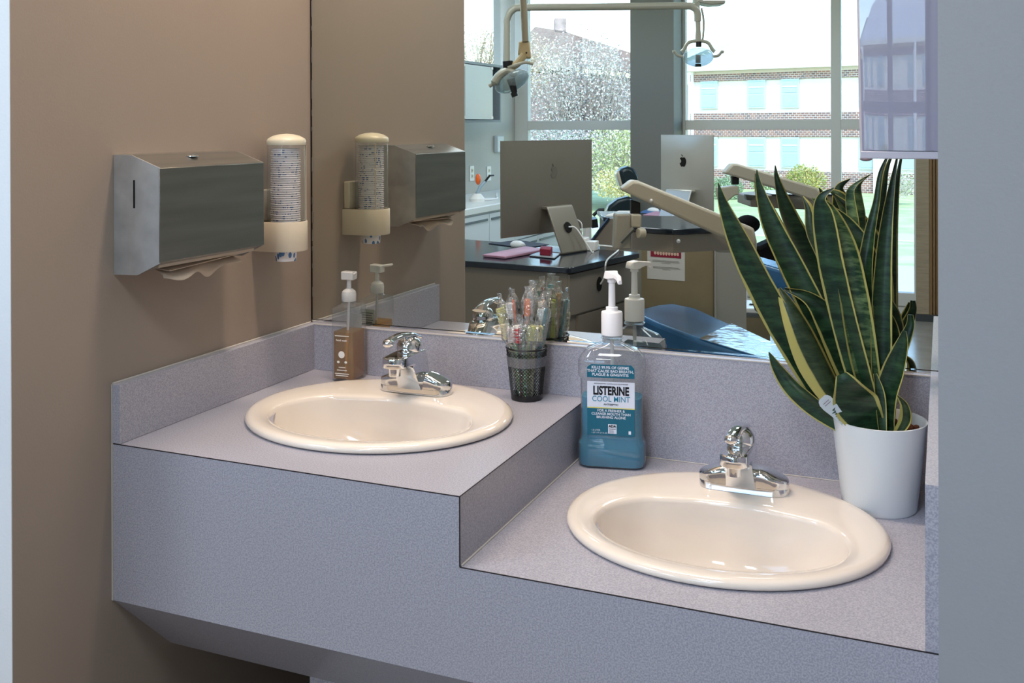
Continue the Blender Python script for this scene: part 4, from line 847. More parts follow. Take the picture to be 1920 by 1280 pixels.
obj('cable', MB().tube(spline([hp + Vector((0.08, 0, 0.02)), a1 + Vector((0, 0, 0.004)), a2 + Vector((0, 0, 0.004)), Vector((a3.x + 0.03, a3.y, DZ + 0.002)), Vector((a3.x + 0.02, a3.y, 0.78)), Vector((a3.x, a3.y, 0.74))], 6), 0.004, 6), M_white, hub, world=True)
obj('cable', MB().tube(spline([hp + Vector((0, 0, 0.06)), hp + Vector((0.0, 0, 0.13)), hp + Vector((-0.06, -0.02, 0.15)), hp + Vector((-0.12, -0.06, 0.14))], 6), 0.003, 6), M_white, hub, world=True)
ca = mZ(1058, 492, DZ)

# --- partition with poster, in front of the delivery unit
def wallquad(uv0, uv1, k0, k1, zt, zb, th, m, name, parent=None, **kw):
    a = mD(*uv0, k0); b = mD(*uv1, k1); d = (b - a); d.z = 0; n_ = Vector((-d.y, d.x, 0)).normalized()
    return MB().prism([(a.x, a.y, zb), (b.x, b.y, zb), (b.x, b.y, zt), (a.x, a.y, zt)], n_ * -th), n_, a, b
mbq, nq, pa, pb = wallquad((1203, 470), (1338, 470), 5.3, 5.3, 0.90, 0.02, 0.15, None, '')
cabd = thing('dental_cabinet', 'olive-tan cabinet with a poster under the delivery unit', 'cabinet', (pa.x, pa.y, 0))
obj('panel', mbq, M_cabolive, cabd, smooth=False, world=True)
dirq = (pb - pa); dirq.z = 0; Lq = dirq.length; dirq.normalize()
nf = -nq if (-nq).dot(Vector((CAM[0], 4, 0)) - pa) > 0 else nq
nf = nf if nf.y > 0 else -nf
def on_panel(u, v):
    vp = Vector(CAM); d = Vector(_ray(u, v)); A = mir(pa); nm = Vector((nf.x, -nf.y, 0)); k = (A - vp).dot(nm) / d.dot(nm); return mir(vp + d * k)
po = thing('poster', 'white sheet with a dental photograph taped to the tan cabinet', 'poster', tuple(on_panel(1250, 525)))
Q = [on_panel(*p) for p in ((1213.5, 462), (1284, 467), (1284, 527), (1213.5, 522))]
obj('sheet', MB().prism([q + nf * 0.001 for q in Q], nf * 0.001), mat('poster_paper', 'c9c6c2', 0.7), po, world=True, smooth=False)
def on_sheet(a, b): return Q[0] + (Q[1] - Q[0]) * a + (Q[3] - Q[0]) * b
obj('photo', MB().prism([on_sheet(a, b) + nf * 0.0025 for a, b in ((.09, .02), (.90, .02), (.90, .30), (.09, .30))], nf * 0.0008), mat('gum_red', '8c1f38', 0.5), po, world=True, smooth=False)
th_ = MB()
for k in range(9):
    a = 0.18 + k * 0.075; th_.prism([on_sheet(a + dx, b) + nf * 0.0036 for dx, b in ((0, .13), (.055, .13), (.058, .20 + 0.02 * math.sin(k)), (.027, .25 - 0.004 * abs(k - 4)), (-.003, .20))], nf * 0.0005)
obj('teeth', th_, mat('teeth_cream', 'd8bba8', 0.5), po, world=True, smooth=False)
ln_ = MB()
for b, a0, a1 in ((.40, .14, .84), (.435, .14, .86), (.475, .38, .62), (.60, .14, .84), (.635, .12, .88), (.675, .40, .62)): ln_.prism([on_sheet(*q) + nf * 0.0025 for q in ((a0, b), (a1, b), (a1, b + .014), (a0, b + .014))], nf * 0.0005)
obj('text_lines', ln_, mat('poster_ink', '8f8c88', 0.8), po, world=True, smooth=False)
mbq2, nq2, pc_, pd_ = wallquad((1341, 480), (1400, 490), 5.28, 5.3, 0.84, 0.02, 0.12, None, '')
ft = thing('metal_cabinet', 'pale grey upright cabinet beside the tan cabinet behind the blue chair', 'cabinet', (pc_.x, pc_.y, 0)); obj('panel', mbq2, mat('cab_pale', '999690', 0.4), ft, world=True, bevel=0.006)
obj('edge_strip', MB().tube([(pc_.x, pc_.y, 0.03), (pc_.x, pc_.y, 0.88)], 0.006, 8), M_imac2, ft, world=True)

# --- dental delivery units: tray head, spring arm, control block
def seg_box(p, q, w, h, m, name, parent, bevel=0.01, taper=1.0):
    p, q = Vector(p), Vector(q); d = (q - p).normalized(); s_ = d.cross(Vector((0, 0, 1))).normalized(); u_ = s_.cross(d)
    r = [[p + s_ * a * w / 2 + u_ * b * h / 2 for a, b in ((-1, -1), (1, -1), (1, 1), (-1, 1))], [q + s_ * a * w / 2 * taper + u_ * b * h / 2 * taper for a, b in ((-1, -1), (1, -1), (1, 1), (-1, 1))]]
    return obj(name, MB().rings(r), m, parent, world=True, bevel=bevel)
def arm_poly(uvs, k, th, m, name, parent, bevel=0.012):
    pts = [mD(u, v, k) for u, v in uvs]; back = Vector((FW[0], -FW[1], 0)).normalized()
    return obj(name, MB().prism(pts, back * th), m, parent, world=True, bevel=bevel, angle=30)
K1 = 3.9
du = thing('delivery_unit', 'beige spring arm and navy-topped instrument tray nearest the mirror', 'dental unit', tuple(mD(1180, 470, K1)))
arm_poly([(1163, 356), (1186, 338), (1200, 340), (1415, 428), (1421, 458), (1412, 466), (1350, 444)], K1, 0.10, M_beige, 'spring_arm', du)
obj('arm_screw', MB().sphere(tuple(mD(1221, 376, K1 - 0.005)), 0.007, 10, 6), M_white, du, world=True)
arm_poly([(1183, 374), (1201, 380), (1201, 402), (1183, 402)], K1 + 0.03, 0.04, M_black, 'pivot_post', du, 0.004)
arm_poly([(1154, 401), (1184, 401), (1184, 468), (1151, 468)], K1, 0.09, mat('unit_grey', '9a968b', 0.4), 'control_block', du, 0.008)
arm_poly([(1184, 402), (1203, 402), (1203, 427), (1184, 427)], K1 - 0.01, 0.08, M_beige, 'bracket_block', du, 0.006)
obj('brace', MB().tube([mD(1163, 454, K1 - 0.02), mD(1188, 428, K1 - 0.02)], 0.009, 4), mat('brace_dark', '6a675f', 0.4), du, world=True)
obj('round_knob', MB().tube([mD(1196, 437, K1 - 0.02), mD(1208, 437, K1 - 0.01)], 0.020, 16), M_beige, du, world=True, bevel=0.003)
KT = 4.15
tz = mD(1270, 432, KT).z
top_uv = [(1205, 418), (1208, 428), (1262, 436), (1378, 436), (1362, 427), (1330, 418)]
tpz = 1.444 - (430 - HY) / FPX * KT
# tray: prism between front edge and back
fe = [mD(1184, 433, KT), mD(1262, 437, KT - 0.12), mD(1372, 436, KT - 0.02)]
be = [p + Vector((FW[0], -FW[1], 0)).normalized() * 0.50 for p in (fe[2], fe[0])]
tpoly = [(p.x, p.y) for p in fe + be]
tzt = fe[0].z
obj('tray_top', MB().prism([(x, y, tzt - 0.004) for x, y in tpoly], (0, 0, 0.022)), M_navy, du, world=True, bevel=0.005)
cx_ = sum(p[0] for p in tpoly) / 5; cy_ = sum(p[1] for p in tpoly) / 5
sh = [((x - cx_) * 0.985 + cx_, (y - cy_) * 0.985 + cy_) for x, y in tpoly]
obj('tray_body', MB().prism([(x, y, tzt - 0.075) for x, y in sh], (0, 0, 0.070)), M_cabbrown, du, smooth=False, world=True)
kb = mD(1272, 452, KT - 0.12); obj('tray_knob', MB().sphere(tuple(kb), 0.008, 12, 8), M_white, du, world=True)
arm_poly([(1340, 466), (1370, 446), (1420, 446), (1420, 474), (1345, 474)], KT + 0.05, 0.10, M_beige, 'lower_arm', du)
K2 = 5.6
du2 = thing('delivery_unit', 'beige spring arm and tray farther off, in front of the bright window', 'dental unit', tuple(mD(1380, 420, K2)))
arm_poly([(1358, 325), (1373, 307), (1384, 307), (1532, 352), (1541, 362), (1541, 382), (1482, 362)], K2, 0.10, M_beige, 'spring_arm', du2)
arm_poly([(1372, 330), (1386, 333), (1386, 346), (1373, 346)], K2 + 0.03, 0.04, M_black, 'pivot_post', du2, 0.004)
arm_poly([(1347, 352), (1372, 349), (1386, 349), (1386, 366), (1378, 366), (1362, 380), (1350, 376)], K2, 0.09, M_beige, 'control_block', du2, 0.006)
K3 = 5.8
arm_poly([(1408, 369), (1450, 365), (1600, 365), (1600, 389), (1510, 393), (1408, 388)], K3, 0.35, M_cabbrown, 'tray_body', du2, 0.006)
arm_poly([(1448, 364), (1602, 364), (1602, 367), (1448, 367)], K3 - 0.01, 0.37, M_navy, 'tray_top', du2, 0.002)
arm_poly([(1398, 364), (1418, 366), (1416, 376), (1400, 375)], K3, 0.05, mat('unit_dark', '54564f', 0.4), 'clamp', du2, 0.004)

# --- farther desk and computer
dk2 = thing('work_desk', 'farther cabinet desk with navy top under the second monitor', 'desk', (-0.4, -4.8, 0))
fd = [mZ(1131, 407, DZ), mZ(1290, 414, DZ), mZ(1318, 411, DZ)]; far = Vector((FW[0], -FW[1], 0)).normalized()
poly2 = [(p.x, p.y) for p in (fd[0], fd[1], fd[2], fd[2] + far * 0.5, fd[0] + far * 0.5)]
obj('desktop', MB().prism([(x, y, DZ - 0.028) for x, y in poly2], (0, 0, 0.028)), M_navy, dk2, world=True, bevel=0.005)
c2x = sum(p[0] for p in poly2) / 5; c2y = sum(p[1] for p in poly2) / 5
obj('cabinet_body', MB().prism([((x - c2x) * 0.95 + c2x, (y - c2y) * 0.95 + c2y, 0.02) for x, y in poly2], (0, 0, DZ - 0.05)), M_cabbrown, dk2, smooth=False, world=True)
dg0, dg1 = mD(1108, 452, 4.9), mD(1142, 408, 4.9)
obj('leg_panel', MB().prism([mD(1108, 458, 5.2), mD(1170, 458, 5.2), mD(1170, 410, 5.2), mD(1142, 410, 5.2)], far * 0.03), M_cabbrown, dk2, smooth=False, world=True)
obj('edge_trim', MB().tube([mD(1106, 456, 5.19), mD(1142, 409, 5.19)], 0.008, 6), M_navy, dk2, world=True)
P0, P1 = mD(1238, 300, 6.05), mD(1336, 300, 5.75)
computer((P0.x, P0.y), (P1.x, P1.y), 1.392, 0.945, DZ, M_imac2, M_logo, 'brighter all-in-one computer on the farther desk before the pillar', 0, ((P0.x + P1.x) / 2, (P0.y + P1.y) / 2))
mouse(1225, 396, DZ + 0.0005, 'white mouse on the farther desk')
slab('notebook', 'mauve notebook on the farther navy desk', 'notebook', mzs(DZ, (1206, 406), (1245, 409), (1262, 402), (1228, 400)), DZ + 0.001, 0.014, M_pink)
slab('mouse_pad', 'blue pad under the mouse on the farther desk', 'mouse pad', mzs(DZ, (1198, 399), (1236, 401), (1250, 395), (1212, 393)), DZ + 0.0002, 0.0001 + 0.002, mat('pad_blue2', '3a5f94', 0.6))
slab('paper_sheet', 'white sheets of paper at the left end of the farther desk', 'paper', mzs(DZ, (1135, 405), (1178, 406), (1184, 396), (1160, 396)), DZ + 0.0005, 0.004, M_paper)

# --- dental chairs
def cushion(pts_uvk, th, m, name, parent, bevel=0.02, flip=1):
    P = [mD(u, v, k) for u, v, k in pts_uvk]; return obj(name, MB().prism(P, Vector((0, 0, -th))), m, parent, world=True, bevel=bevel, seg=3, angle=50)
dc = thing('dental_chair', 'blue vinyl dental chair foot end, lowest in the mirror', 'dental chair', (0.3, -2.7, 0))
ZC = 0.60
far_e = [mZ(*q, ZC) for q in ((1232, 571), (1262, 568), (1305, 577), (1372, 607), (1450, 645), (1505, 671))]
near_e = [mZ(*q, ZC) for q in ((1203, 578), (1192, 588), (1230, 606), (1310, 636), (1430, 672), (1480, 688))]
rws = []
loopp = far_e + near_e[::-1]
cb = MB().prism(loopp, (0, 0, -0.11)); obj('footrest_cushion', cb, M_blue, dc, world=True, bevel=0.018, seg=3, angle=60)
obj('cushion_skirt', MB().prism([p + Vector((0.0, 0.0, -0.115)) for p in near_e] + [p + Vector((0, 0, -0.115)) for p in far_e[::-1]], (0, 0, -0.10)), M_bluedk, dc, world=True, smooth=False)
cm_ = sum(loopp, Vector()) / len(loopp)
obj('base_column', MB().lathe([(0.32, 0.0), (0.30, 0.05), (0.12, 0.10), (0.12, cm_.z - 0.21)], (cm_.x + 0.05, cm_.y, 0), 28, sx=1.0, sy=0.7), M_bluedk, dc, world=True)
M_sheet = clear('plastic_sheet', 'd8e8f0', 3.0, 0.15, haze=0.25, hazecol='b4d4e8', bump=(14, 0.5, 0.008))
fs_ = [mZ(*q, ZC + 0.002) for q in ((1372, 607), (1503, 669), (1476, 686), (1430, 671), (1312, 635))]
fsh = obj('foot_cover_sheet', MB().prism(fs_, (0, 0, 0.003)), M_sheet, smooth=False); tag(fsh, 'crinkled clear plastic sheet over the blue chair foot', 'plastic cover')
dc2 = thing('dental_chair', 'blue and black dental chair behind the plant leaves, farther off', 'dental chair', tuple(mZ(1470, 640, 0.0)))
cs2 = [mD(u, v, k) for u, v, k in ((1405, 474, 5.9), (1640, 540, 5.3), (1640, 556, 5.1), (1405, 488, 5.7))]
obj('seat_cushion', MB().prism(cs2, (0, 0, -0.20)), M_blue, dc2, world=True, bevel=0.02, seg=3, angle=50)
bk2 = [mD(u, v, 6.1) for u, v in ((1395, 462), (1425, 462), (1482, 436), (1560, 436), (1600, 520), (1560, 540), (1420, 490))]
obj('backrest', MB().prism(bk2, far * 0.15), M_blkfab, dc2, world=True, bevel=0.02, seg=2, angle=50)
obj('headrest', MB().sphere(tuple(mD(1402, 420, 6.2)), 0.062, 16, 10, 1.2, 0.7, 0.9), M_blkfab, dc2, world=True)
obj('underframe', MB().prism([mD(u, v, 5.5) for u, v in ((1420, 540), (1600, 590), (1600, 640), (1440, 600))], far * 0.3), M_bluedk, dc2, world=True, smooth=False)
dc3 = thing('dental_chair', 'green-black dental chair with headrest far away before the left window', 'dental chair', (mD(1160, 420, 7.8).x, mD(1160, 420, 7.8).y, 0))
obj('headrest', MB().prism([mD(u, v, 7.76) for u, v in ((1160, 318), (1178, 312), (1190, 316), (1200, 338), (1178, 350), (1168, 352))], far * 0.22), M_bluedk, dc3, world=True, bevel=0.03, seg=3, angle=60)
obj('headrest_shell', MB().prism([mD(u, v, 7.78) for u, v in ((1155, 326), (1161, 318), (1173, 350), (1163, 352))], far * 0.2), M_cream, dc3, world=True, bevel=0.02, angle=60)
obj('backrest', MB().prism([mD(u, v, 7.8) for u, v in ((1135, 404), (1142, 386), (1158, 374), (1180, 368), (1190, 375), (1190, 440), (1120, 450))], far * 0.16), M_bluedk, dc3, world=True, bevel=0.03, seg=3, angle=60)
obj('armrest', MB().tube([mD(1112, 404, 7.76), mD(1124, 393, 7.76), mD(1133, 393, 7.76)], 0.013, 8), M_black, dc3, world=True)
obj('side_pad', MB().prism([mD(u, v, 7.76) for u, v in ((1110, 412), (1120, 410), (1122, 426), (1110, 428))], far * 0.2), M_black, dc3, world=True, smooth=False)
obj('chair_base', MB().box((mD(1150, 430, 7.8).x - 0.25, mD(1150, 430, 7.8).y - 0.3, 0), (mD(1150, 430, 7.8).x + 0.2, mD(1150, 430, 7.8).y + 0.2, 0.5)), M_bluedk, dc3, world=True, bevel=0.03)
# glove box like white box on a low tan cart
wb0 = mD(1420, 600, 5.0)
ct = thing('supply_cart', 'low tan cart with a white open-topped tray behind the blue chair', 'cart', (wb0.x, wb0.y, 0))
obj('cart_body', MB().prism([(p.x, p.y, 0.02) for p in (mD(1394, 590, 6.4), mD(1444, 590, 6.35), mD(1444, 590, 6.35) + far * 0.3, mD(1394, 590, 6.4) + far * 0.3)], (0, 0, mD(1394, 592, 6.4).z - 0.03)), M_cabolive, ct, smooth=False, world=True)
obj('white_tray', MB().prism([mD(u, v, k) for u, v, k in ((1391, 586, 6.4), (1440, 589, 6.35), (1440, 575, 6.65), (1398, 570, 6.7))], (0, 0, 0.03)), M_white, ct, world=True, bevel=0.006)
obj('tray_slot', MB().prism([mD(u, v, k) + Vector((0, 0, 0.0305)) for u, v, k in ((1404, 580, 6.5), (1420, 581, 6.5), (1421, 579, 6.55), (1406, 578, 6.55))], (0, 0, 0.001)), M_slot, ct, world=True, smooth=False)
obj('white_panel', MB().prism([mD(u, v, 6.72) for u, v in ((1391, 528), (1400, 528), (1402, 572), (1391, 574))], far * 0.02), M_white, ct, world=True, smooth=False)

# --- overhead operatory lamps
M_lampw = mat('lamp_white', 'a5a294', 0.35); M_lens = clear('lamp_lens', 'cfdde0', 1.3, 0.05, haze=0.25, hazecol='c8d6da')
KL = 5.6
ol = thing('operatory_lamp', 'clear oval operatory lamp hanging from the overhead tube before the right window', 'lamp', tuple(mD(1310, 110, KL)))
tubep = spline([mD(950, 175, KL), mD(950, 60, KL), mD(951, 35, KL), mD(962, 18, KL), mD(985, 14, KL), mD(1100, 13, KL), mD(1200, 12, KL), mD(1285, 11, KL), mD(1300, 14, KL), mD(1307, 22, KL), mD(1308, 40, KL)], 4)
obj('overhead_tube', MB().tube(tubep, 0.020, 12), M_lampw, ol, world=True)
obj('ceiling_drop', MB().tube([mD(1308, 5, KL + 0.05), Vector((mD(1308, 5, KL + .05).x, mD(1308, 5, KL + .05).y, CEIL - 0.001))], 0.03, 12), M_lampw, ol, world=True)
obj('junction_block', MB().prism([mD(u, v, KL) for u, v in ((1308, 0), (1361, 0), (1360, 7), (1335, 9), (1308, 4))], far * 0.12), M_lampw, ol, world=True, bevel=0.008)
obj('hanger', MB().tube([mD(1307, 5, KL), mD(1309, 55, KL), mD(1309, 78, KL)], [0.014, 0.014, 0.018], 12), M_lampw, ol, world=True)
obj('cable', MB().tube(spline([mD(1315, 15, KL), mD(1319, 35, KL), mD(1319, 60, KL), mD(1317, 78, KL)], 5), 0.006, 8), M_lampw, ol, world=True)
for s in (-1, 1):
    obj('yoke_arm', MB().tube(spline([mD(1309, 76, KL), mD(1309 + s * 18, 80, KL), mD(1309 + s * 27, 93, KL), mD(1309 + s * 31, 97, KL)], 5), 0.010, 8), M_lampw, ol, world=True)
    obj('handle', MB().tube(spline([mD(1309 + s * 28, 106, KL), mD(1309 + s * 38, 104, KL), mD(1309 + s * 44, 97, KL), mD(1309 + s * 48, 98, KL)], 5), 0.008, 8), M_lampw, ol, world=True)
obj('reflector', MB().sphere(tuple(mD(1309, 107, KL)), 0.085, 24, 14, 1, 0.6, 0.62), M_lens, ol, world=True, label='clear curved shield')
obj('bulb_holder', MB().tube([mD(1310, 78, KL), mD(1310, 88, KL)], 0.016, 12), M_black, ol, world=True)
obj('bulb_holder', MB().tube([mD(1309, 103, KL), mD(1309, 118, KL)], 0.014, 12), M_black, ol, world=True)
obj('bulb_foot', MB().tube([mD(1309, 120, KL - .02), mD(1309, 125, KL - .02)], 0.017, 12), M_black, ol, world=True)
KA = 4.3
ol2 = thing('operatory_lamp', 'tan and black operatory lamp with tilted shield, nearest in the mirror', 'lamp', tuple(mD(960, 140, KA)))
tA = mD(983, 0, KA); tT = mD(978, -60, KA)
obj('arm_tube', MB().tube([Vector((tT.x, tT.y, CEIL - 0.001)), tT, mD(985, 78, KA)], 0.0145, 12), mat('lamp_tan', '8f8470', 0.4), ol2, world=True)
arm_poly([(973, 77), (993, 77), (996, 109), (984, 109), (971, 102)], KA, 0.05, mat('lamp_tan2', 'b09c76', 0.4), 'joint_cover', ol2, 0.006)
obj('joint_screw', MB().sphere(tuple(mD(987, 99, KA - .003)), 0.004, 8, 6), M_black, ol2, world=True)
obj('yoke', MB().tube(spline([mD(983, 102, KA), mD(976, 112, KA), mD(966, 122, KA), mD(950, 127, KA)], 5), [0.016] * 15 + [0.010], 10), MATS['lamp_tan2'], ol2, world=True)
obj('handle', MB().tube(spline([mD(952, 127, KA - .02), mD(970, 121, KA - .02), mD(985, 117, KA - .02), mD(1000, 120, KA - .02)], 5), 0.0065, 8), M_lampw, ol2, world=True)
obj('pivot_knob', MB().tube([mD(952, 114, KA), mD(953, 128, KA)], 0.022, 14), M_black, ol2, world=True, bevel=0.003)
sp_ = mD(960, 153, KA); sh_o = obj('shield', MB().sphere((0, 0, 0), 0.092, 26, 14, 1, 0.55, 0.42), M_lens, ol2, label='clear tilted shield'); sh_o.location = sp_ - Vector(ol2.location); sh_o.rotation_euler = (0, math.radians(-22), math.radians(22))
hd = obj('lamp_housing', MB().tube(spline([mD(925, 158, KA), mD(936, 142, KA), mD(952, 133, KA), mD(968, 140, KA)], 5), [(0.010, 0.02)] + [(0.018, 0.03)] * 14 + [(0.012, 0.02)], 12), M_lampw, ol2, world=True)
obj('bulb_holder', MB().tube([mD(958, 148, KA - .03), mD(965, 174, KA - .03)], [0.018, 0.013], 12), M_black, ol2, world=True)
obj('bulb_foot', MB().tube([mD(963, 173, KA - .03), mD(966, 181, KA - .03)], 0.014, 12), M_black, ol2, world=True)
obj('lamp_stub', MB().tube([mD(917, 162, KA), mD(925, 157, KA)], 0.008, 8), M_lampw, ol2, world=True)

# --- vanity light fixture, then the added ceiling fill panels
vl = thing('vanity_light', 'warm linear light fixture on the ceiling above the vanity', 'light', (0.45, -0.36, CEIL))
obj('housing', MB().box((-0.03 + 0.05, -0.44, CEIL - 0.06), (0.93, -0.28, CEIL - 0.001)), M_white, vl, smooth=False, world=True)
obj('diffuser', MB().box((0.04, -0.425, CEIL - 0.066), (0.91, -0.295, CEIL - 0.0605)), mat('warm_diffuser', 'ffffff', 0.5, emit='fff0da', estr=2.0), vl, smooth=False, world=True)
light('vanity_light_lamp', 'AREA', (0.45, -0.36, CEIL - 0.075), P_WARM * 4, WARM, 0.86, 0.13, (0.0, 0.0, -1))
for i, (x, y) in enumerate(((-0.9, -2.1), (0.9, -2.1), (-0.9, -4.1), (0.9, -4.1))):  # panels added out of view to fill the room with cool daylight
    t = thing('ceiling_fill_panel', 'unseen square ceiling panel added for cool fill light ' + ('over the nearer desk', 'between the alcove and the tray arm', 'over the side cabinets', 'over the farther tray arm')[i], 'light', (x, y, CEIL), 0, 'added ceiling fill panels')
    obj('frame', MB().box((-0.31, -0.31, -0.02), (0.31, 0.31, -0.001)), M_white, t, smooth=False)
    obj('diffuser', MB().box((-0.29, -0.29, -0.024), (0.29, 0.29, -0.0205)), mat('fill_diffuser', 'ffffff', 0.5, emit='eaf3ff', estr=2.0), t, smooth=False)
    light('ceiling_fill_lamp', 'AREA', (x, y, CEIL - 0.03), P_COOL, COOL, 0.56, 0.56, (0, 0, -1))

# ================================================================== OUTSIDE
GZ = -2.15
M_lawn = mat('lawn', 'b9c690', 0.9, noise=(0.9, 0.25)); M_walk = mat('concrete_walk', 'c8c4bd', 0.9)
struct('ground', MB().box((-90, -140, GZ - 0.3), (70, WY - 0.6, GZ)), M_lawn, smooth=False)
def walk(n, y0, y1): struct(n, MB().box((-60, y0, GZ), (40, y1, GZ + 0.03)), M_walk, smooth=False)
wy = [mZ(1690, v, GZ).y for v in (545, 500, 452, 440)]
walk('path', wy[0] + 3, wy[1]); walk('path', wy[2], wy[3])
struct('foundation_wall', MB().box((LX - 0.4, WY - 0.3, GZ), (RX + 0.3, WY - 0.10, -0.02)), M_walk, smooth=False)
# brick building
M_brick = mat('distant_brick', 'a08a86', 0.9); nt = M_brick.node_tree; bt = nt.nodes.new('ShaderNodeTexBrick'); tc = nt.nodes.new('ShaderNodeTexCoord'); mp = nt.nodes.new('ShaderNodeMapping')
mp.inputs['Rotation'].default_value = (PI / 2, 0, 0); bt.inputs['Scale'].default_value = 2.2; bt.inputs['Color1'].default_value = (*lin('9a6f62'), 1); bt.inputs['Color2'].default_value = (*lin('6f5a5a'), 1); bt.inputs['Mortar'].default_value = (*lin('d8d2cc'), 1); bt.inputs['Mortar Size'].default_value = 0.02
nt.links.new(tc.outputs['Object'], mp.inputs[0]); nt.links.new(mp.outputs[0], bt.inputs[0]); nt.links.new(bt.outputs[0], nt.nodes['Principled BSDF'].inputs['Base Color'])
M_panelw = mat('cream_panel', 'e8e0d8', 0.8); M_roofg = mat('pale_roof', 'e4e4e4', 0.9); M_glassd = mat('far_window_glass', 'a9bcc0', 0.4); M_roofb = mat('brown_roof', '836e6a', 0.9, noise=(2, 0.15)); M_fascia = mat('yellow_fascia', 'cdbf9a', 0.8)
KB = 58.0
def bz(v): return 1.444 - (v - HY) / FPX * KB
BL = mD(1296, 250, KB + 2.2); BR = mD(1960, 250, KB - 8.5)
bd = (BR - BL); bd.z = 0; bL = bd.length; bd.normalize(); bn = Vector((-bd.y, bd.x, 0)); bn = bn if bn.y > 0 else -bn
bld = thing('brick_building', 'long two-storey cream and brick building with pale roof across the lawn', 'building', (BL.x, BL.y, GZ))
def bface(s0, s1, z0, z1, off, th): a = BL + bd * s0 + bn * off; b = BL + bd * s1 + bn * off; return MB().prism([(a.x, a.y, z0), (b.x, b.y, z0), (b.x, b.y, z1), (a.x, a.y, z1)], bn * th)
def b_s(u):   # distance along the facade of a picture column
    d = Vector(_ray(u, 250)); A = mir(BL); nm = Vector((bn.x, -bn.y, 0)); k = (A - Vector(CAM)).dot(nm) / d.dot(nm); p = mir(Vector(CAM) + d * k); return (p - BL).dot(bd)
z_e = bz(137); z_g = GZ
obj('wall', bface(0, bL, z_g, z_e, -8, 8), M_panelw, bld, smooth=False, world=True)
for z1, z0 in ((143, 156), (217, 262), (325, 372)): obj('brick_band', bface(0, bL, bz(z0) if z0 < 370 else z_g, bz(z1), 0.0, 0.12), M_brick, bld, smooth=False, world=True)
obj('fascia', bface(-0.8, bL, z_e, z_e + 0.28, -0.3, 1.0), M_panelw, bld, smooth=False, world=True)
ra = BL + bd * -0.8 + bn * 0.7; rb_ = BL + bd * bL + bn * 0.7; rc = BL + bd * bL - bn * 6; rd = BL + bd * 7.0 - bn * 6
obj('roof', MB().add([(ra.x, ra.y, z_e + 0.28), (rb_.x, rb_.y, z_e + 0.28), (rc.x, rc.y, z_e + 4.2), (rd.x, rd.y, z_e + 4.2), tuple((BL - bn * 12 + bd * -0.8).to_2d()) + (z_e + 0.28,)], [(0, 1, 2, 3), (0, 3, 4)]), M_roofg, bld, smooth=False, world=True)
def far_window(u0, u1, v0, v1):
    s0, s1 = b_s(u0), b_s(u1); f = obj('window', bface(s0, s1, bz(v1), bz(v0), 0.02, 0.10), mat('far_frame', 'b9c9c9', 0.7), bld, smooth=False, world=True)
    w = s1 - s0; h = bz(v0) - bz(v1)
    for a, b in ((0.06, 0.47), (0.53, 0.94)): obj('pane', bface(s0 + w * .1, s1 - w * .1, bz(v1) + h * a, bz(v1) + h * b, 0.13, 0.02), M_glassd, f, smooth=False, world=True)
    obj('blind_line', bface(s0 + w * .1, s1 - w * .1, bz(v1) + h * 0.72, bz(v1) + h * 0.76, 0.16, 0.02), M_panelw, f, smooth=False, world=True)
for u0, u1 in ((1315, 1347), (1403, 1437), (1466, 1500), (1612, 1645), (1690, 1722)):
    far_window(u0, u1, 156, 209); far_window(u0, u1, 263, 319)
# recessed darker strips between panels
obj('downpipe', bface(b_s(1299), b_s(1303), z_g, z_e, 0.0, 0.25), M_white, bld, smooth=False, world=True)
obj('corner_post', bface(b_s(1640), b_s(1655), z_g, z_e, 0.0, 0.3), M_panelw, bld, smooth=False, world=True)
# brown-roofed house on the left
KH = 42.0
hs_ = thing('brown_roof_house', 'brick house with brown hipped roof and chimney behind the blossom tree', 'house', tuple(mD(1120, 300, KH)))
hs_.location.z = GZ
def hp_(u, v, k=KH): return mD(u, v, k)
obj('roof', MB().prism([hp_(960, 130), hp_(985, 70), hp_(1003, 50), hp_(1056, 58), hp_(1130, 82), hp_(1206, 106), hp_(1290, 150), hp_(1206, 137), hp_(1090, 127)], far * 9), M_roofb, hs_, smooth=False, world=True)
obj('fascia', MB().prism([hp_(1080, 126, KH - .2), hp_(1290, 150, KH - .2), hp_(1290, 159, KH - .2), hp_(1080, 134, KH - .2)], far * 0.4), M_fascia, hs_, smooth=False, world=True)
obj('wall', MB().prism([hp_(960, 134), hp_(1290, 158), hp_(1290, 330), hp_(960, 330)], far * 7), mat('house_brick', '7c6a68', 0.9, noise=(3, 0.2)), hs_, smooth=False, world=True)
obj('chimney', MB().prism([hp_(1040, 34), hp_(1062, 34), hp_(1062, 62), hp_(1040, 60)], far * 1.0), mat('chimney_brick', '9a8582', 0.9, noise=(4, 0.3)), hs_, smooth=False, world=True)
# a third roof corner seen behind the right lamp
th3 = thing('grey_roof_house', 'pale house with green-grey roof peeking out behind the long building', 'house', (mD(1300, 250, 70).x, mD(1300, 250, 70).y, GZ))
obj('roof', MB().prism([mD(u, v, 72) for u, v in ((1270, 132), (1270, 118), (1352, 82), (1420, 82), (1300, 134))], far * 5), mat('pale_green_roof', 'b9c6c4', 0.9), th3, smooth=False, world=True)
obj('wall', MB().prism([mD(u, v, 72) for u, v in ((1240, 134), (1300, 134), (1300, 330), (1240, 330))], far * 5), M_panelw, th3, smooth=False, world=True)

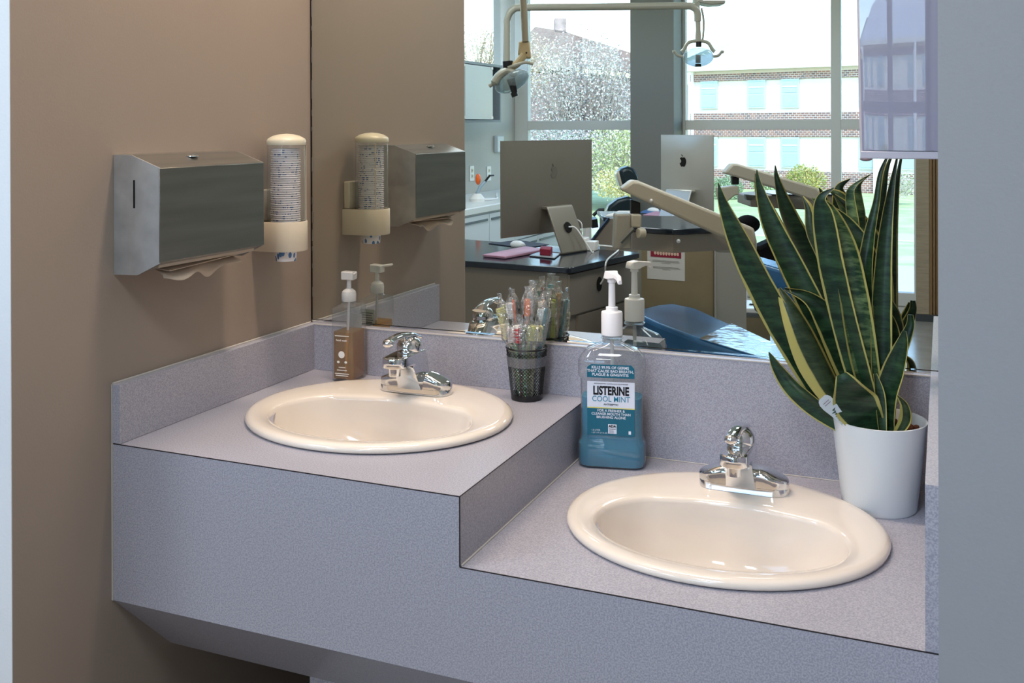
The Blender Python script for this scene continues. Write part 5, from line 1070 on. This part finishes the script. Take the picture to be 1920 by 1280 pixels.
# trees and bushes
def bush(name, label, cat, c, rx, ry, rz_, n, cols, leaf_s, trunk=False, branches=0, seed=1, twig='9b8e86'):
    rg = random.Random(seed); t = thing(name, label, cat, (c[0], c[1], GZ))
    if branches:
        br = MB(); tips = []
        for k in range(branches):
            a = rg.uniform(0, 2 * PI); b = rg.uniform(-1, 1); r = rg.uniform(0.4, 1.0) ** 0.5
            q = Vector((c[0] + rx * r * math.cos(a) * math.sqrt(1 - b * b), c[1] + ry * r * math.sin(a) * math.sqrt(1 - b * b), c[2] + rz_ * r * b)); base = Vector((c[0] + rg.uniform(-.2, .2) * rx, c[1] + rg.uniform(-.2, .2) * ry, max(GZ, c[2] - rz_ * 1.1)))
            md = base.lerp(q, 0.5) + Vector((rg.uniform(-.12, .12) * rx, 0, rg.uniform(0, .15) * rz_)); br.tube(spline([base, md, q], 3), [0.035, 0.03, 0.026, 0.02, 0.016, 0.012, 0.008], 4); tips.append(q)
        obj('branches', br, mat('twig_' + twig, twig, 0.9), t, world=True, kind='stuff')
    for j, cl in enumerate(cols):
        mb = MB()
        for k in range(n // len(cols)):
            a = rg.uniform(0, 2 * PI); b = rg.uniform(-1, 1); r = rg.uniform(0.1, 1) ** 0.4 * (1 + 0.12 * math.sin(3 * a + seed)); s_ = leaf_s * rg.uniform(0.6, 1.4)
            p = Vector((c[0] + rx * r * math.cos(a) * math.sqrt(1 - b * b), c[1] + ry * r * math.sin(a) * math.sqrt(1 - b * b), c[2] + rz_ * r * b))
            if p.z < GZ + 0.02: p.z = GZ + 0.02 + rg.random() * 0.2
            u_ = Vector((rg.gauss(0, 1), rg.gauss(0, 1), rg.gauss(0, 1))).normalized(); w_ = u_.cross(Vector((rg.gauss(0, 1), rg.gauss(0, 1), rg.gauss(0, 1)))).normalized()
            mb.add([p - u_ * s_, p + w_ * s_ * 0.5, p + u_ * s_, p - w_ * s_ * 0.5], [(0, 1, 2, 3)])
        obj('foliage', mb, mat('foliage_' + cl, cl, 0.8), t, world=True, kind='stuff', smooth=False)
    if trunk: obj('trunk', MB().tube([(c[0], c[1], GZ), (c[0], c[1], c[2] - rz_ * 0.3)], [0.12, 0.08], 8), mat('trunk_bark', '6b5d54', 0.9), t, world=True)
    return t
k_ = 24.0
def at(u, v, k): return mD(u, v, k)
p = at(1100, 200, k_); bush('blossom_tree', 'pale blossoming tree filling the left window before the brown-roofed house', 'tree', p, 1.45, 1.3, 1.75, 15000, ['d8ccc4', 'b9a8a0', 'c8cfc8', '8a8a86'], 0.028, True, 260, 5)
p = at(900, 130, k_ + 2); bush('blossom_tree', 'tan budding tree above the side wall cabinet', 'tree', p, 2.0, 1.3, 1.15, 12000, ['cdbf9e', 'b8a890', 'd2ccb8'], 0.03, True, 200, 8, twig='a08a70')
p = at(1190, 300, 19.3); bush('green_bush', 'yellow-green bush low in the left window', 'bush', p, 1.0, 0.8, 0.75, 9000, ['a9b274', 'c9c89a', '88985c', 'd8d4b4'], 0.024, False, 60, 11)
p = at(1160, 345, 17.6); bush('yellow_bush', 'small yellow bush at the lawn edge in the left window', 'bush', p, 0.45, 0.4, 0.28, 2500, ['c9c080', 'b3a25c', 'd9d2b0'], 0.02, False, 0, 13)
p = at(1050, 290, 21.2); bush('blossom_bush', 'pinkish blossoming bush behind the nearer monitor', 'bush', p, 1.3, 0.8, 0.7, 8000, ['d6c6c6', '9cb09c', 'c8c2c0'], 0.024, False, 80, 14)
p = at(1508, 338, 50); bush('yellow_bush', 'yellow-green round shrub at the foot of the brick building', 'bush', p, 1.0, 0.8, 0.75, 2500, ['b5a860', '8fa050', 'c4b878'], 0.06, False, 0, 15)
p = at(1440, 345, 48); bush('green_bush', 'low green bush beside the yellow shrub', 'bush', p, 0.8, 0.6, 0.55, 2000, ['93a87a', 'b4c49c'], 0.06, False, 0, 16)
p = at(1362, 352, 50); bush('green_bush', 'green bush by the building behind the second delivery arm', 'bush', p, 0.9, 0.7, 0.6, 2000, ['88a080', 'a8bc98'], 0.06, False, 0, 17)
p = at(1690, 345, 46); bush('dry_grass_clump', 'dry twiggy shrub left of the wood jamb outside', 'bush', p, 0.9, 0.6, 0.55, 900, ['d8d4cc', '9aa87a'], 0.05, False, 90, 18, twig='cfc8bc')
pp = mD(1649, 250, 38)
lp = thing('white_post', 'slim white post standing on the lawn outside the right window', 'post', (pp.x, pp.y, GZ)); obj('post', MB().box((-0.07, -0.07, 0), (0.07, 0.07, 6.5)), M_white, lp, bevel=0.01); obj('post_cap', MB().box((-0.1, -0.1, 6.5), (0.1, 0.1, 6.6)), M_white, lp, bevel=0.01)
